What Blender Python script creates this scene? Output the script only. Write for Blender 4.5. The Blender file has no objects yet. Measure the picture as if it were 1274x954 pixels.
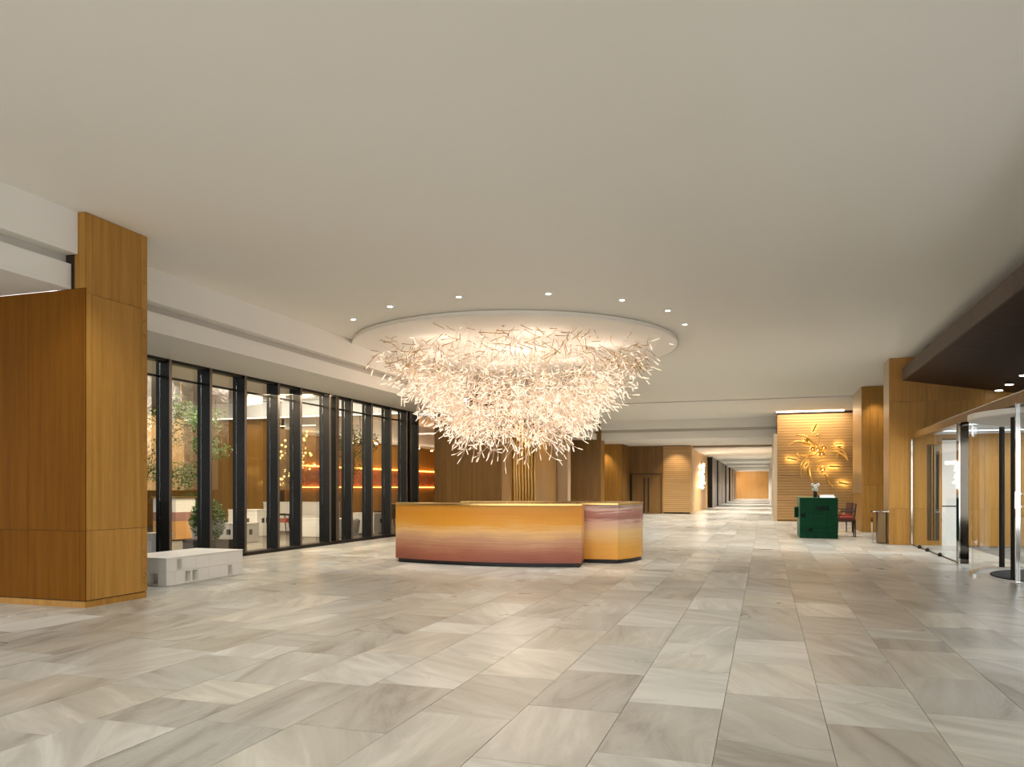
import bpy, bmesh, math, random
from mathutils import Vector, Matrix, noise
random.seed(7)
PI = math.pi
SC = bpy.context.scene
COL = SC.collection

# ------------------------------------------------------------------ camera
YAW = math.atan(314.5/969.0)
EYE = 1.41
cd = bpy.data.cameras.new('camera'); cam = bpy.data.objects.new('camera', cd); COL.objects.link(cam)
cd.sensor_width = 36.0; cd.lens = 969.0/1274*36; cd.shift_y = (607-477)/1274.0
cd.clip_start = 0.05; cd.clip_end = 400
cam.location = (0, 0, EYE); cam.rotation_euler = (PI/2, 0, YAW)
SC.camera = cam

# ------------------------------------------------------------------ world + exposure
w = bpy.data.worlds.new('world'); SC.world = w; w.use_nodes = True
w.node_tree.nodes['Background'].inputs[0].default_value = (0.95, 0.97, 1.0, 1)
w.node_tree.nodes['Background'].inputs[1].default_value = 1.6
SC.view_settings.view_transform = 'Standard'; SC.view_settings.look = 'None'
SC.view_settings.gamma = 1.0; SC.view_settings.exposure = 1.06
try:
    SC.cycles.max_bounces = 10; SC.cycles.diffuse_bounces = 6; SC.cycles.transparent_max_bounces = 24
    SC.cycles.sample_clamp_indirect = 6.0; SC.cycles.caustics_reflective = False
except Exception: pass

CHW = (1.0, .84, .68); WARM = (1.0, 0.80, 0.56); NEUT = (1.0, 0.945, 0.85)
def lamp(name, kind, loc, energy, color=NEUT, size=0.2, aim=None, angle=70, blend=0.8, size_y=None):
    l = bpy.data.lights.new(name, kind); l.energy = energy; l.color = color
    o = bpy.data.objects.new(name, l); COL.objects.link(o); o.location = loc
    if kind == 'SPOT': l.spot_size = math.radians(angle); l.spot_blend = blend; l.shadow_soft_size = size
    elif kind == 'AREA':
        l.size = size
        if size_y: l.shape = 'RECTANGLE'; l.size_y = size_y
    else: l.shadow_soft_size = size
    if aim is not None:
        o.rotation_euler = (Vector(aim)-Vector(loc)).to_track_quat('-Z', 'Y').to_euler()
    return o

# ------------------------------------------------------------------ materials
def nodes(name):
    m = bpy.data.materials.new(name); m.use_nodes = True
    nt = m.node_tree; b = nt.nodes['Principled BSDF']
    return m, nt, b
def plain(name, col, rough=0.5, metal=0.0, emit=None, es=0.0, bump=0.0, bscale=60, spec=None, coat=0.0):
    m, nt, b = nodes(name)
    b.inputs['Base Color'].default_value = (*col, 1); b.inputs['Roughness'].default_value = rough
    b.inputs['Metallic'].default_value = metal
    if spec is not None: b.inputs['Specular IOR Level'].default_value = spec
    if coat: b.inputs['Coat Weight'].default_value = coat; b.inputs['Coat Roughness'].default_value = .12
    if emit: b.inputs['Emission Color'].default_value = (*emit, 1); b.inputs['Emission Strength'].default_value = es
    tc = nt.nodes.new('ShaderNodeTexCoord')
    n = nt.nodes.new('ShaderNodeTexNoise'); n.inputs['Scale'].default_value = bscale*0.2; n.inputs['Detail'].default_value = 3
    nt.links.new(tc.outputs['Object'], n.inputs['Vector'])
    mr = nt.nodes.new('ShaderNodeMapRange'); mr.inputs['To Min'].default_value = max(0, rough-.05); mr.inputs['To Max'].default_value = min(1, rough+.05)
    nt.links.new(n.outputs['Fac'], mr.inputs['Value'])
    if metal < .8: nt.links.new(mr.outputs['Result'], b.inputs['Roughness'])
    if bump:
        n2 = nt.nodes.new('ShaderNodeTexNoise'); n2.inputs['Scale'].default_value = bscale
        nt.links.new(tc.outputs['Object'], n2.inputs['Vector'])
        bp = nt.nodes.new('ShaderNodeBump'); bp.inputs['Strength'].default_value = bump; bp.inputs['Distance'].default_value = .01
        nt.links.new(n2.outputs['Fac'], bp.inputs['Height']); nt.links.new(bp.outputs['Normal'], b.inputs['Normal'])
    return m
def ramp(nt, stops):
    r = nt.nodes.new('ShaderNodeValToRGB'); e = r.color_ramp.elements
    while len(e) < len(stops): e.new(0.5)
    for i, (p, c) in enumerate(stops): e[i].position = p; e[i].color = (*c, 1)
    return r
def wood(name, dark, light, rough=0.38, grain='Z', sc=1.0, spec=.3):
    m, nt, b = nodes(name); L = nt.links.new
    g = nt.nodes.new('ShaderNodeNewGeometry')
    oi = nt.nodes.new('ShaderNodeObjectInfo')
    add = nt.nodes.new('ShaderNodeVectorMath'); add.operation = 'ADD'
    mulv = nt.nodes.new('ShaderNodeVectorMath'); mulv.operation = 'SCALE'; mulv.inputs['Scale'].default_value = 17
    cmb = nt.nodes.new('ShaderNodeCombineXYZ')
    for i in range(3): L(oi.outputs['Random'], cmb.inputs[i])
    L(cmb.outputs[0], mulv.inputs[0]); L(g.outputs['Position'], add.inputs[0]); L(mulv.outputs[0], add.inputs[1])
    mp = nt.nodes.new('ShaderNodeMapping')
    s = {'Z': (14, 14, .55), 'X': (.55, 14, 14), 'Y': (14, .55, 14)}[grain]
    mp.inputs['Scale'].default_value = [q*sc for q in s]
    L(add.outputs[0], mp.inputs['Vector'])
    n1 = nt.nodes.new('ShaderNodeTexNoise'); n1.inputs['Scale'].default_value = 1.0; n1.inputs['Detail'].default_value = 5; n1.inputs['Distortion'].default_value = .4
    n2 = nt.nodes.new('ShaderNodeTexNoise'); n2.inputs['Scale'].default_value = 6.0; n2.inputs['Detail'].default_value = 3
    L(mp.outputs[0], n1.inputs['Vector']); L(mp.outputs[0], n2.inputs['Vector'])
    r = ramp(nt, [(.3, dark), (.7, light)])
    mx = nt.nodes.new('ShaderNodeMath'); mx.operation = 'MULTIPLY_ADD'; mx.inputs[1].default_value = .35
    L(n2.outputs['Fac'], mx.inputs[0])
    m2 = nt.nodes.new('ShaderNodeMath'); m2.operation = 'MULTIPLY'; m2.inputs[1].default_value = .65
    L(n1.outputs['Fac'], m2.inputs[0]); L(m2.outputs[0], mx.inputs[2])
    tone = nt.nodes.new('ShaderNodeMath'); tone.operation = 'MULTIPLY_ADD'; tone.inputs[1].default_value = .10
    L(oi.outputs['Random'], tone.inputs[0]); L(mx.outputs[0], tone.inputs[2])
    sub = nt.nodes.new('ShaderNodeMath'); sub.operation = 'SUBTRACT'; sub.inputs[1].default_value = .05
    L(tone.outputs[0], sub.inputs[0]); L(sub.outputs[0], r.inputs['Fac'])
    L(r.outputs['Color'], b.inputs['Base Color']); b.inputs['Roughness'].default_value = rough; b.inputs['Specular IOR Level'].default_value = spec
    bp = nt.nodes.new('ShaderNodeBump'); bp.inputs['Strength'].default_value = .08; bp.inputs['Distance'].default_value = .004
    L(n2.outputs['Fac'], bp.inputs['Height']); L(bp.outputs['Normal'], b.inputs['Normal'])
    return m
OAK = wood('honey_oak', (.31, .145, .024), (.47, .245, .052))
OAK_DIM = wood('dim_amber_oak', (.128, .046, .004), (.20, .077, .007), rough=.6, spec=.05)  # oak for pier fronts, their dim warm light put into the colour
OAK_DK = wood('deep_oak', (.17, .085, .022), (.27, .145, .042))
OAK_LT = wood('pale_oak', (.46, .27, .11), (.60, .37, .16), grain='X')
OAK_LTZ = wood('pale_oak_upright', (.46, .25, .08), (.60, .35, .13))
WALNUT = wood('dark_walnut', (.030, .014, .009), (.065, .034, .024), rough=.5, grain='X')
WALNUT_F = wood('grey_walnut', (.09, .065, .052), (.14, .105, .088), rough=.55, grain='X')
GAP = plain('joint_shadow', (.035, .02, .01), .8)
PLASTER = plain('cream_plaster', (.86, .83, .77), .85, bump=.05, bscale=30)
PLASTER_W = plain('white_plaster', (.80, .775, .73), .8)
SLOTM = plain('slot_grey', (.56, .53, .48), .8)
BLACK = plain('black_metal', (.008, .0075, .007), .42, 0.1, spec=.3)
LIT_EDGE = plain('lit_fin_edge', (.16, .13, .11), .35, .7)  # lighter than the black fins: light caught on their front edges, in the colour
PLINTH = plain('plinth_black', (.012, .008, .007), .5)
WHITE = plain('white_composite', (.82, .80, .76), .55, bump=.05)
GREEN = plain('green_lacquer', (.001, .042, .015), .5, spec=.12)
GREEN_L = plain('green_lacquer_edge', (.012, .12, .065), .4, spec=.3)
HOLE = plain('hollow_black', (.008, .01, .009), .7)
GOLD = plain('brushed_gold', (.80, .52, .18), .28, 1.0)
BRONZE = plain('bronze', (.22, .145, .07), .34, 1.0)
CHAMP = plain('champagne_steel', (.62, .50, .34), .36, 1.0)
CHROME = plain('chrome', (.75, .74, .72), .07, 1.0)
MIRROR = plain('dark_mirror', (.12, .10, .08), .06, 1.0)
RED = plain('red_leather', (.35, .05, .03), .5)
DKWOOD = plain('ebonised_wood', (.025, .014, .010), .4)
MAT = plain('charcoal_mat', (.03, .028, .03), .95, bump=.4, bscale=200)
STONE = plain('grey_stone', (.45, .44, .42), .5)
TERRA = plain('burnt_orange_tile', (.45, .14, .05), .5)
SKYW = plain('pale_blue_panel', (.62, .72, .82), .5)
LAPTOP = plain('silver_cover', (.55, .58, .60), .4, .3)
LEDM = plain('amber_led', (1, .5, .15), .5, emit=(1, .42, .08), es=3.2)
LEDW = plain('white_led', (1, .9, .8), .5, emit=(1, .86, .66), es=3.5)
LEDC = plain('soft_cove', (1, .9, .8), .5, emit=(1, .84, .62), es=1.1)
LEDY = plain('yellow_led', (1, .85, .5), .5, emit=(1, .74, .25), es=6.0)
DOT = plain('downlight_glow', (1, 1, 1), .5, emit=(1, .93, .82), es=8)
BRIGHT = plain('luminous_petal', (1, .95, .85), .5, emit=(1, .93, .75), es=2.8)

def strata(name, stops, seed):
    m, nt, b = nodes(name); L = nt.links.new
    g = nt.nodes.new('ShaderNodeNewGeometry')
    sx = nt.nodes.new('ShaderNodeSeparateXYZ'); L(g.outputs['Position'], sx.inputs[0])
    mp = nt.nodes.new('ShaderNodeMapping'); mp.inputs['Scale'].default_value = (.9, .9, 1.6); mp.inputs['Location'].default_value = (seed, seed, 0)
    L(g.outputs['Position'], mp.inputs['Vector'])
    n = nt.nodes.new('ShaderNodeTexNoise'); n.inputs['Scale'].default_value = 1.2; n.inputs['Detail'].default_value = 4
    L(mp.outputs[0], n.inputs['Vector'])
    mp2 = nt.nodes.new('ShaderNodeMapping'); mp2.inputs['Scale'].default_value = (.6, .6, 34)
    L(g.outputs['Position'], mp2.inputs['Vector'])
    dis = nt.nodes.new('ShaderNodeVectorMath'); dis.operation = 'MULTIPLY_ADD'
    dis.inputs[1].default_value = (0, 0, 7); L(n.outputs['Color'], dis.inputs[0]); L(mp2.outputs[0], dis.inputs[2])
    n2 = nt.nodes.new('ShaderNodeTexNoise'); n2.inputs['Scale'].default_value = 1.0; n2.inputs['Detail'].default_value = 4
    L(dis.outputs[0], n2.inputs['Vector'])
    a = nt.nodes.new('ShaderNodeMath'); a.operation = 'MULTIPLY'; a.inputs[1].default_value = 1/1.12; L(sx.outputs['Z'], a.inputs[0])
    c1 = nt.nodes.new('ShaderNodeMath'); c1.operation = 'MULTIPLY_ADD'; c1.inputs[1].default_value = .22; L(n.outputs['Fac'], c1.inputs[0]); L(a.outputs[0], c1.inputs[2])
    c2 = nt.nodes.new('ShaderNodeMath'); c2.operation = 'MULTIPLY_ADD'; c2.inputs[1].default_value = .26; L(n2.outputs['Fac'], c2.inputs[0]); L(c1.outputs[0], c2.inputs[2])
    c3 = nt.nodes.new('ShaderNodeMath'); c3.operation = 'SUBTRACT'; c3.inputs[1].default_value = .24; L(c2.outputs[0], c3.inputs[0])
    r = ramp(nt, stops); L(c3.outputs[0], r.inputs['Fac'])
    L(r.outputs['Color'], b.inputs['Base Color']); b.inputs['Roughness'].default_value = .35; b.inputs['Specular IOR Level'].default_value = .3
    return m
STRATA1 = strata('sandstone_strata_front', [(0, (.24, .07, .045)), (.22, (.37, .13, .075)), (.42, (.56, .30, .17)), (.56, (.80, .48, .19)), (.66, (.76, .34, .045)), (.84, (.68, .27, .025)), (1, (.64, .29, .045))], 3.1)
STRATA2 = strata('sandstone_strata_side', [(0, (.80, .36, .05)), (.30, (.82, .42, .08)), (.52, (.85, .58, .28)), (.66, (.72, .46, .36)), (.74, (.40, .17, .14)), (.86, (.48, .23, .19)), (.93, (.8, .6, .5)), (1, (.45, .22, .19))], 8.4)

def stone_floor(name):
    m, nt, b = nodes(name); L = nt.links.new
    g = nt.nodes.new('ShaderNodeNewGeometry')
    at = nt.nodes.new('ShaderNodeAttribute'); at.attribute_name = 'tone'
    sp = nt.nodes.new('ShaderNodeSeparateColor'); L(at.outputs['Color'], sp.inputs[0])
    off = nt.nodes.new('ShaderNodeVectorMath'); off.operation = 'SCALE'; off.inputs['Scale'].default_value = 60
    L(at.outputs['Color'], off.inputs[0])
    # each slab turns its veins by its own angle
    ad = nt.nodes.new('ShaderNodeVectorMath'); ad.operation = 'ADD'; L(g.outputs['Position'], ad.inputs[0]); L(off.outputs[0], ad.inputs[1])
    vr = nt.nodes.new('ShaderNodeVectorRotate'); vr.rotation_type = 'Z_AXIS'; L(ad.outputs[0], vr.inputs['Vector'])
    an = nt.nodes.new('ShaderNodeMath'); an.operation = 'MULTIPLY'; an.inputs[1].default_value = 1.9; L(sp.outputs[1], an.inputs[0]); L(an.outputs[0], vr.inputs['Angle'])
    mp = nt.nodes.new('ShaderNodeMapping'); mp.inputs['Scale'].default_value = (.8, 4.2, 1); L(vr.outputs[0], mp.inputs['Vector'])
    n1 = nt.nodes.new('ShaderNodeTexNoise'); n1.inputs['Scale'].default_value = .9; n1.inputs['Detail'].default_value = 9; n1.inputs['Roughness'].default_value = .66; n1.inputs['Distortion'].default_value = .8
    L(mp.outputs[0], n1.inputs['Vector'])
    n2 = nt.nodes.new('ShaderNodeTexNoise'); n2.inputs['Scale'].default_value = 9; n2.inputs['Detail'].default_value = 8; n2.inputs['Roughness'].default_value = .75
    L(mp.outputs[0], n2.inputs['Vector'])
    n3 = nt.nodes.new('ShaderNodeTexNoise'); n3.inputs['Scale'].default_value = 1.3; n3.inputs['Detail'].default_value = 3; L(ad.outputs[0], n3.inputs['Vector'])
    r = ramp(nt, [(.24, (.20, .185, .16)), (.40, (.335, .325, .295)), (.55, (.405, .40, .37)), (.74, (.55, .545, .51))])
    k = nt.nodes.new('ShaderNodeMath'); k.operation = 'MULTIPLY_ADD'; k.inputs[1].default_value = .30; L(sp.outputs[0], k.inputs[0]); L(n1.outputs['Fac'], k.inputs[2])
    k2 = nt.nodes.new('ShaderNodeMath'); k2.operation = 'SUBTRACT'; k2.inputs[1].default_value = .13; L(k.outputs[0], k2.inputs[0])
    k3 = nt.nodes.new('ShaderNodeMath'); k3.operation = 'MULTIPLY_ADD'; k3.inputs[1].default_value = .05; L(n2.outputs['Fac'], k3.inputs[0]); L(k2.outputs[0], k3.inputs[2])
    k4 = nt.nodes.new('ShaderNodeMath'); k4.operation = 'SUBTRACT'; k4.inputs[1].default_value = .03; L(k3.outputs[0], k4.inputs[0]); L(k4.outputs[0], r.inputs['Fac'])
    mixc = nt.nodes.new('ShaderNodeMix'); mixc.data_type = 'RGBA'; mixc.blend_type = 'MULTIPLY'
    hue = ramp(nt, [(0, (.94, 1.0, 1.0)), (.45, (1, 1, 1)), (.78, (1.0, .97, .91)), (1, (1.05, .93, .84))])
    hm = nt.nodes.new('ShaderNodeMath'); hm.operation = 'MULTIPLY_ADD'; hm.inputs[1].default_value = .5; L(sp.outputs[2], hm.inputs[0])
    hn = nt.nodes.new('ShaderNodeMath'); hn.operation = 'MULTIPLY'; hn.inputs[1].default_value = .6; L(n3.outputs['Fac'], hn.inputs[0]); L(hn.outputs[0], hm.inputs[2]); L(hm.outputs[0], hue.inputs['Fac'])
    mixc.inputs['Factor'].default_value = 1
    L(r.outputs['Color'], mixc.inputs['A']); L(hue.outputs['Color'], mixc.inputs['B']); L(mixc.outputs['Result'], b.inputs['Base Color'])
    rr = nt.nodes.new('ShaderNodeMapRange'); rr.inputs['To Min'].default_value = .22; rr.inputs['To Max'].default_value = .40; L(n3.outputs['Fac'], rr.inputs['Value']); L(rr.outputs['Result'], b.inputs['Roughness'])
    bp = nt.nodes.new('ShaderNodeBump'); bp.inputs['Distance'].default_value = .006
    n5 = nt.nodes.new('ShaderNodeTexNoise'); n5.inputs['Scale'].default_value = 22; n5.inputs['Detail'].default_value = 8; n5.inputs['Roughness'].default_value = .72; L(ad.outputs[0], n5.inputs['Vector'])
    lt = nt.nodes.new('ShaderNodeMapRange'); lt.inputs['From Min'].default_value = .15; lt.inputs['From Max'].default_value = .45; lt.inputs['To Min'].default_value = .55; lt.inputs['To Max'].default_value = .10; L(sp.outputs[0], lt.inputs['Value']); L(lt.outputs['Result'], bp.inputs['Strength'])
    L(n5.outputs['Fac'], bp.inputs['Height']); L(bp.outputs['Normal'], b.inputs['Normal'])
    return m
FLOOR = stone_floor('cleft_stone')
def glass(name, tint, refl=1.0):
    m = bpy.data.materials.new(name); m.use_nodes = True; nt = m.node_tree; nt.nodes.clear(); L = nt.links.new
    o = nt.nodes.new('ShaderNodeOutputMaterial'); t = nt.nodes.new('ShaderNodeBsdfTransparent'); t.inputs[0].default_value = (*tint, 1)
    g = nt.nodes.new('ShaderNodeBsdfGlossy'); g.inputs['Roughness'].default_value = .01; g.inputs['Color'].default_value = (.95, .97, .97, 1)
    f = nt.nodes.new('ShaderNodeFresnel'); f.inputs[0].default_value = 1.5
    k = nt.nodes.new('ShaderNodeMath'); k.operation = 'MULTIPLY'; k.inputs[1].default_value = refl; k.use_clamp = True
    ge = nt.nodes.new('ShaderNodeNewGeometry'); iv = nt.nodes.new('ShaderNodeMath'); iv.operation = 'SUBTRACT'; iv.inputs[0].default_value = 1; L(ge.outputs['Backfacing'], iv.inputs[1])
    k2 = nt.nodes.new('ShaderNodeMath'); k2.operation = 'MULTIPLY'; L(k.outputs[0], k2.inputs[0]); L(iv.outputs[0], k2.inputs[1])
    x = nt.nodes.new('ShaderNodeMixShader'); L(f.outputs[0], k.inputs[0]); L(k2.outputs[0], x.inputs[0]); L(t.outputs[0], x.inputs[1]); L(g.outputs[0], x.inputs[2]); L(x.outputs[0], o.inputs[0])
    return m
GLASS = glass('clear_glass', (.93, .95, .94), 2.4)
GLASS_R = glass('entrance_glass', (.95, .96, .95), .5)
GLASS_T = glass('smoked_glass', (.72, .72, .68), 1.4)
def rodmat(name, col, es):
    m, nt, b = nodes(name); b.inputs['Base Color'].default_value = (*col, 1); b.inputs['Roughness'].default_value = .2
    b.inputs['Emission Color'].default_value = (1.0, .80, .64, 1); b.inputs['Emission Strength'].default_value = es
    return m
ROD = rodmat('lit_glass_rod', (.70, .545, .41), .12)
TIP = rodmat('lit_glass_tip', (.92, .82, .66), .36)
RODG = plain('gold_wire', (.45, .28, .09), .3, .9)
DISC = plain('lacquer_disc', (.84, .78, .68), .22, coat=.5)

# ------------------------------------------------------------------ mesh helpers
class MB:
    def __init__(s): s.v = []; s.f = []; s.mi = []; s.m = 0
    def quadbox(s, p):           # 8 points: bottom 4 ccw, top 4
        n = len(s.v); s.v += [tuple(q) for q in p]
        for f in ((3,2,1,0),(4,5,6,7),(0,1,5,4),(1,2,6,5),(2,3,7,6),(3,0,4,7)):
            s.f.append(tuple(n+i for i in f)); s.mi.append(s.m)
        return s
    def box(s, x0, x1, y0, y1, z0, z1):
        return s.quadbox([(x0,y0,z0),(x1,y0,z0),(x1,y1,z0),(x0,y1,z0),(x0,y0,z1),(x1,y0,z1),(x1,y1,z1),(x0,y1,z1)])
    def prism(s, pts, z0, z1):
        n = len(s.v); k = len(pts)
        s.v += [(x,y,z0) for x,y in pts]+[(x,y,z1) for x,y in pts]
        s.f.append(tuple(n+i for i in reversed(range(k)))); s.mi.append(s.m)
        s.f.append(tuple(n+k+i for i in range(k))); s.mi.append(s.m)
        for i in range(k):
            j = (i+1) % k; s.f.append((n+i, n+j, n+k+j, n+k+i)); s.mi.append(s.m)
        return s
    def tube(s, pts, rad, seg=6):
        pts = [Vector(p) for p in pts]; n = len(s.v); k = len(pts)
        if not isinstance(rad, (list, tuple)): rad = [rad]*k
        for i, p in enumerate(pts):
            t = (pts[min(i+1,k-1)]-pts[max(i-1,0)]).normalized()
            a = t.cross(Vector((0,0,1)) if abs(t.z) < .9 else Vector((1,0,0))).normalized(); b = t.cross(a)
            for q in range(seg):
                g = 2*PI*q/seg; s.v.append(tuple(p+(a*math.cos(g)+b*math.sin(g))*rad[i]))
        for i in range(k-1):
            for q in range(seg):
                r = (q+1) % seg; s.f.append((n+i*seg+q, n+i*seg+r, n+(i+1)*seg+r, n+(i+1)*seg+q)); s.mi.append(s.m)
        s.f.append(tuple(n+q for q in reversed(range(seg)))); s.mi.append(s.m)
        s.f.append(tuple(n+(k-1)*seg+q for q in range(seg))); s.mi.append(s.m)
        return s
    def lathe(s, prof, cx, cy, seg=32):
        n = len(s.v); k = len(prof)
        for r, z in prof:
            for q in range(seg):
                g = 2*PI*q/seg; s.v.append((cx+r*math.cos(g), cy+r*math.sin(g), z))
        for i in range(k-1):
            for q in range(seg):
                r = (q+1) % seg; s.f.append((n+i*seg+q, n+i*seg+r, n+(i+1)*seg+r, n+(i+1)*seg+q)); s.mi.append(s.m)
        s.f.append(tuple(n+q for q in reversed(range(seg)))); s.mi.append(s.m)
        s.f.append(tuple(n+(k-1)*seg+q for q in range(seg))); s.mi.append(s.m)
        return s
    def mesh(s, name, mats, smooth=False):
        me = bpy.data.meshes.new(name); me.from_pydata(s.v, [], s.f)
        for m in (mats if isinstance(mats, (list, tuple)) else [mats]): me.materials.append(m)
        me.polygons.foreach_set('material_index', s.mi)
        if smooth: me.polygons.foreach_set('use_smooth', [True]*len(s.f))
        me.update(); return me
    def obj(s, name, mats, parent=None, kind=None, bevel=0, smooth=False):
        o = bpy.data.objects.new(name, s.mesh(name, mats, smooth)); COL.objects.link(o)
        if parent is not None:
            o.parent = parent; o.location = -wl(parent)
        if kind: o['kind'] = kind
        if bevel:
            b = o.modifiers.new('bevel', 'BEVEL'); b.width = bevel; b.segments = 2; b.limit_method = 'ANGLE'
        return o
def wl(o):
    v = Vector(o.location)
    while o.parent: o = o.parent; v += Vector(o.location)
    return v
def tag(o, label=None, cat=None, group=None, kind=None):
    if label: o['label'] = label
    if cat: o['category'] = cat
    if group: o['group'] = group
    if kind: o['kind'] = kind
    return o
def thing(name, loc, label, cat, group=None):
    o = bpy.data.objects.new(name, None); o.empty_display_size = .2; COL.objects.link(o); o.location = loc
    return tag(o, label, cat, group)
def struct(name, mb, mat, label=None, **k):
    o = mb.obj(name, mat, None, 'structure', **k)
    if label: o['label'] = label
    return o
def copy_tree(o, parent=None):
    c = o.copy(); COL.objects.link(c)
    if parent: c.parent = parent
    for ch in o.children: copy_tree(ch, c)
    return c
def cuts(a, b, mid=()): return [a]+sorted(mid)+[b]
# panels standing proud of a face. axis: 'X' face is normal to X at coordinate p (outward sign s), u runs along Y; 'Y' likewise, u along X
def panels(parent, axis, p, s, us, zs, mat, th=.018, gap=.004, name='panel'):
    for i in range(len(us)-1):
        for j in range(len(zs)-1):
            a, b, c, d = us[i]+gap/2, us[i+1]-gap/2, zs[j]+gap/2, zs[j+1]-gap/2
            q0, q1 = (p, p+th*s) if s > 0 else (p+th*s, p)
            m = MB()
            m.box(q0, q1, a, b, c, d) if axis == 'X' else m.box(a, b, q0, q1, c, d)
            m.obj(name, mat, parent)

# ------------------------------------------------------------------ floor
def col_seed(i): r = random.Random(i*77+5); return r
def tile_tone(i, j):
    r = random.Random(i*7919+j*104729+11)
    t = r.random()
    if r.random() < .11: t = -.55+.3*r.random()
    elif r.random() < .12: t = 1.15
    return (max(0, min(1.3, .5+.5*(t-.5)*1.5)) if t >= 0 else max(0.0, .12+.1*r.random()), r.random(), r.random(), 1)
PH = {0: (4.51,), 1: (5.02,), -1: (4.10,), -2: (3.82,)}
floor = struct('floor', MB().box(-22, 9, -9, 46, -.12, -.011).box(-6, 3, 46, 112, -.12, -.011), plain('grout', (.16, .145, .125), .9))
def project(x, y, z=0):
    dx, dy = x, y
    f = -dx*math.sin(YAW)+dy*math.cos(YAW); r = dx*math.cos(YAW)+dy*math.sin(YAW)
    if f < .3: return None
    return 637+969*r/f, 607-969*(z-EYE)/f, f
tiles = []
TL, TW = 1.035, .605
for i in range(-17, 9):
    x0 = -.255+TW*i; x1 = x0+TW
    if x0 < -10.45 or x1 > 4.9: 
        if x1 > 4.9 or x1 < -10.4: continue
        x0 = max(x0, -10.45)
    ph = PH[i][0] if i in PH else col_seed(i).random()*TL+4
    j0 = int(math.floor((-8-ph)/TL))
    for j in range(j0, 42):
        y0 = ph+TL*j
        # half-length slabs now and then
        sp = random.Random(i*31+j*17).random() < .10 and i not in (0, -1, -2)
        segs = [(y0, y0+TL*.5), (y0+TL*.5, y0+TL)] if sp else [(y0, y0+TL)]
        for q, (a, b) in enumerate(segs):
            if a > 44.3: continue
            tiles.append((x0, x1, a, min(b, 44.5), tile_tone(i, j*2+q)))
# corridor beyond the portal
for i in range(-6, 2):
    x0 = max(-3.86, -.255+TW*i); x1 = min(-.255+TW*(i+1), .6)
    ph = col_seed(i).random()*TL
    for j in range(0, 62):
        a = 44.5+ph+TL*(j-1); b = a+TL
        if b <= 44.52: continue
        tiles.append((x0, x1, max(a, 44.5), b, tile_tone(i+60, j)))
def area_px(t):
    c = [project(x, y) for x, y in ((t[0],t[2]),(t[1],t[2]),(t[1],t[3]),(t[0],t[3]))]
    if any(q is None for q in c): return 0
    mx = sum(q[0] for q in c)/4; mn = min(q[1] for q in c)
    if min(q[0] for q in c) > 1274 or max(q[0] for q in c) < 0 or mn > 954: return 0
    if t[0] > 3.45: return 1
    c = [(min(1274, max(0, q[0])), min(954, q[1])) for q in c]
    return abs(sum(c[k][0]*c[(k+1)%4][1]-c[(k+1)%4][0]*c[k][1] for k in range(4)))/2
tiles.sort(key=area_px, reverse=True)
g_ = .0018
def tile_geo(m, t, lift):
    m.box(t[0]+g_, t[1]-g_, t[2]+g_, t[3]-g_, -.011, lift)
def set_tone(me, per_face):
    at = me.color_attributes.new('tone', 'FLOAT_COLOR', 'CORNER'); d = []
    for p, c in zip(me.polygons, per_face): d += list(c)*p.loop_total
    at.data.foreach_set('color', d)
for t in tiles[:299]:
    m = MB(); tile_geo(m, t, random.uniform(-.0008, .0008))
    o = m.obj('stone_tile', FLOOR, floor); set_tone(o.data, [t[4]]*6)
m = MB(); pf = []
for t in tiles[299:]: tile_geo(m, t, 0.0); pf += [t[4]]*6
o = m.obj('stone_tile', FLOOR, floor, 'stuff'); set_tone(o.data, pf)

# ------------------------------------------------------------------ ceiling, fascias, soffits
CZ = 4.65
ceiling = struct('ceiling', MB().box(-8.6, 12, -9, 29.62, CZ, CZ+.12), PLASTER)
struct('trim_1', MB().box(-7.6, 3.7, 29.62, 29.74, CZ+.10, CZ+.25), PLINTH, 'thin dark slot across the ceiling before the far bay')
struct('trim_2', MB().box(-9.5, 3.7, 29.74, 37.4, CZ-.02, CZ+.1), PLASTER_W, 'lighter ceiling bay beyond the dark slot')
def bay(n, y0, y1, xu, xl, xin):
    struct('trim_%d' % n, MB().box(xu-.3, xu, y0, y1, 4.16, CZ+.05), PLASTER_W, 'upper cream fascia band stepping down from the ceiling')
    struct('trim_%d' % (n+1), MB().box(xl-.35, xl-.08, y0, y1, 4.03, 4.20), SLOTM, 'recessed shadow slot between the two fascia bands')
    struct('trim_%d' % (n+2), MB().box(xin, xl, y0, y1, 3.757, 4.05), PLASTER_W, 'lower cream fascia and soffit over the window wall')
bay(3, -9, 7.131, -7.68, -7.78, -14)
bay(6, 8.1, 22.3, -8.58, -8.73, -10.65)
bay(9, 23.27, 37.3, -7.68, -7.78, -10.65)
# beams crossing at the far end
struct('trim_12', MB().box(-7.6, .5, 37.3, 37.6, 4.22, CZ), PLASTER_W, 'upper beam face across the far bay')
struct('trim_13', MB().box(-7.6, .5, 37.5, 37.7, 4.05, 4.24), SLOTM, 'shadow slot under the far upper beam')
struct('trim_14', MB().box(-10, .5, 37.45, 44.2, 3.74, 4.08), PLASTER_W, 'lower far soffit before the corridor opening')
struct('trim_15', MB().box(-3.95, .5, 44.0, 44.15, 3.66, 3.75), BRONZE, 'thin bronze head of the corridor opening')

# outer shell, unseen or seen only through glass
struct('wall_left', MB().box(-22.2, -22, -9, 46, -.1, 5.2), PLASTER)
struct('wall_right', MB().box(12, 12.2, -9, 30, -.1, 5), PLASTER)

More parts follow.
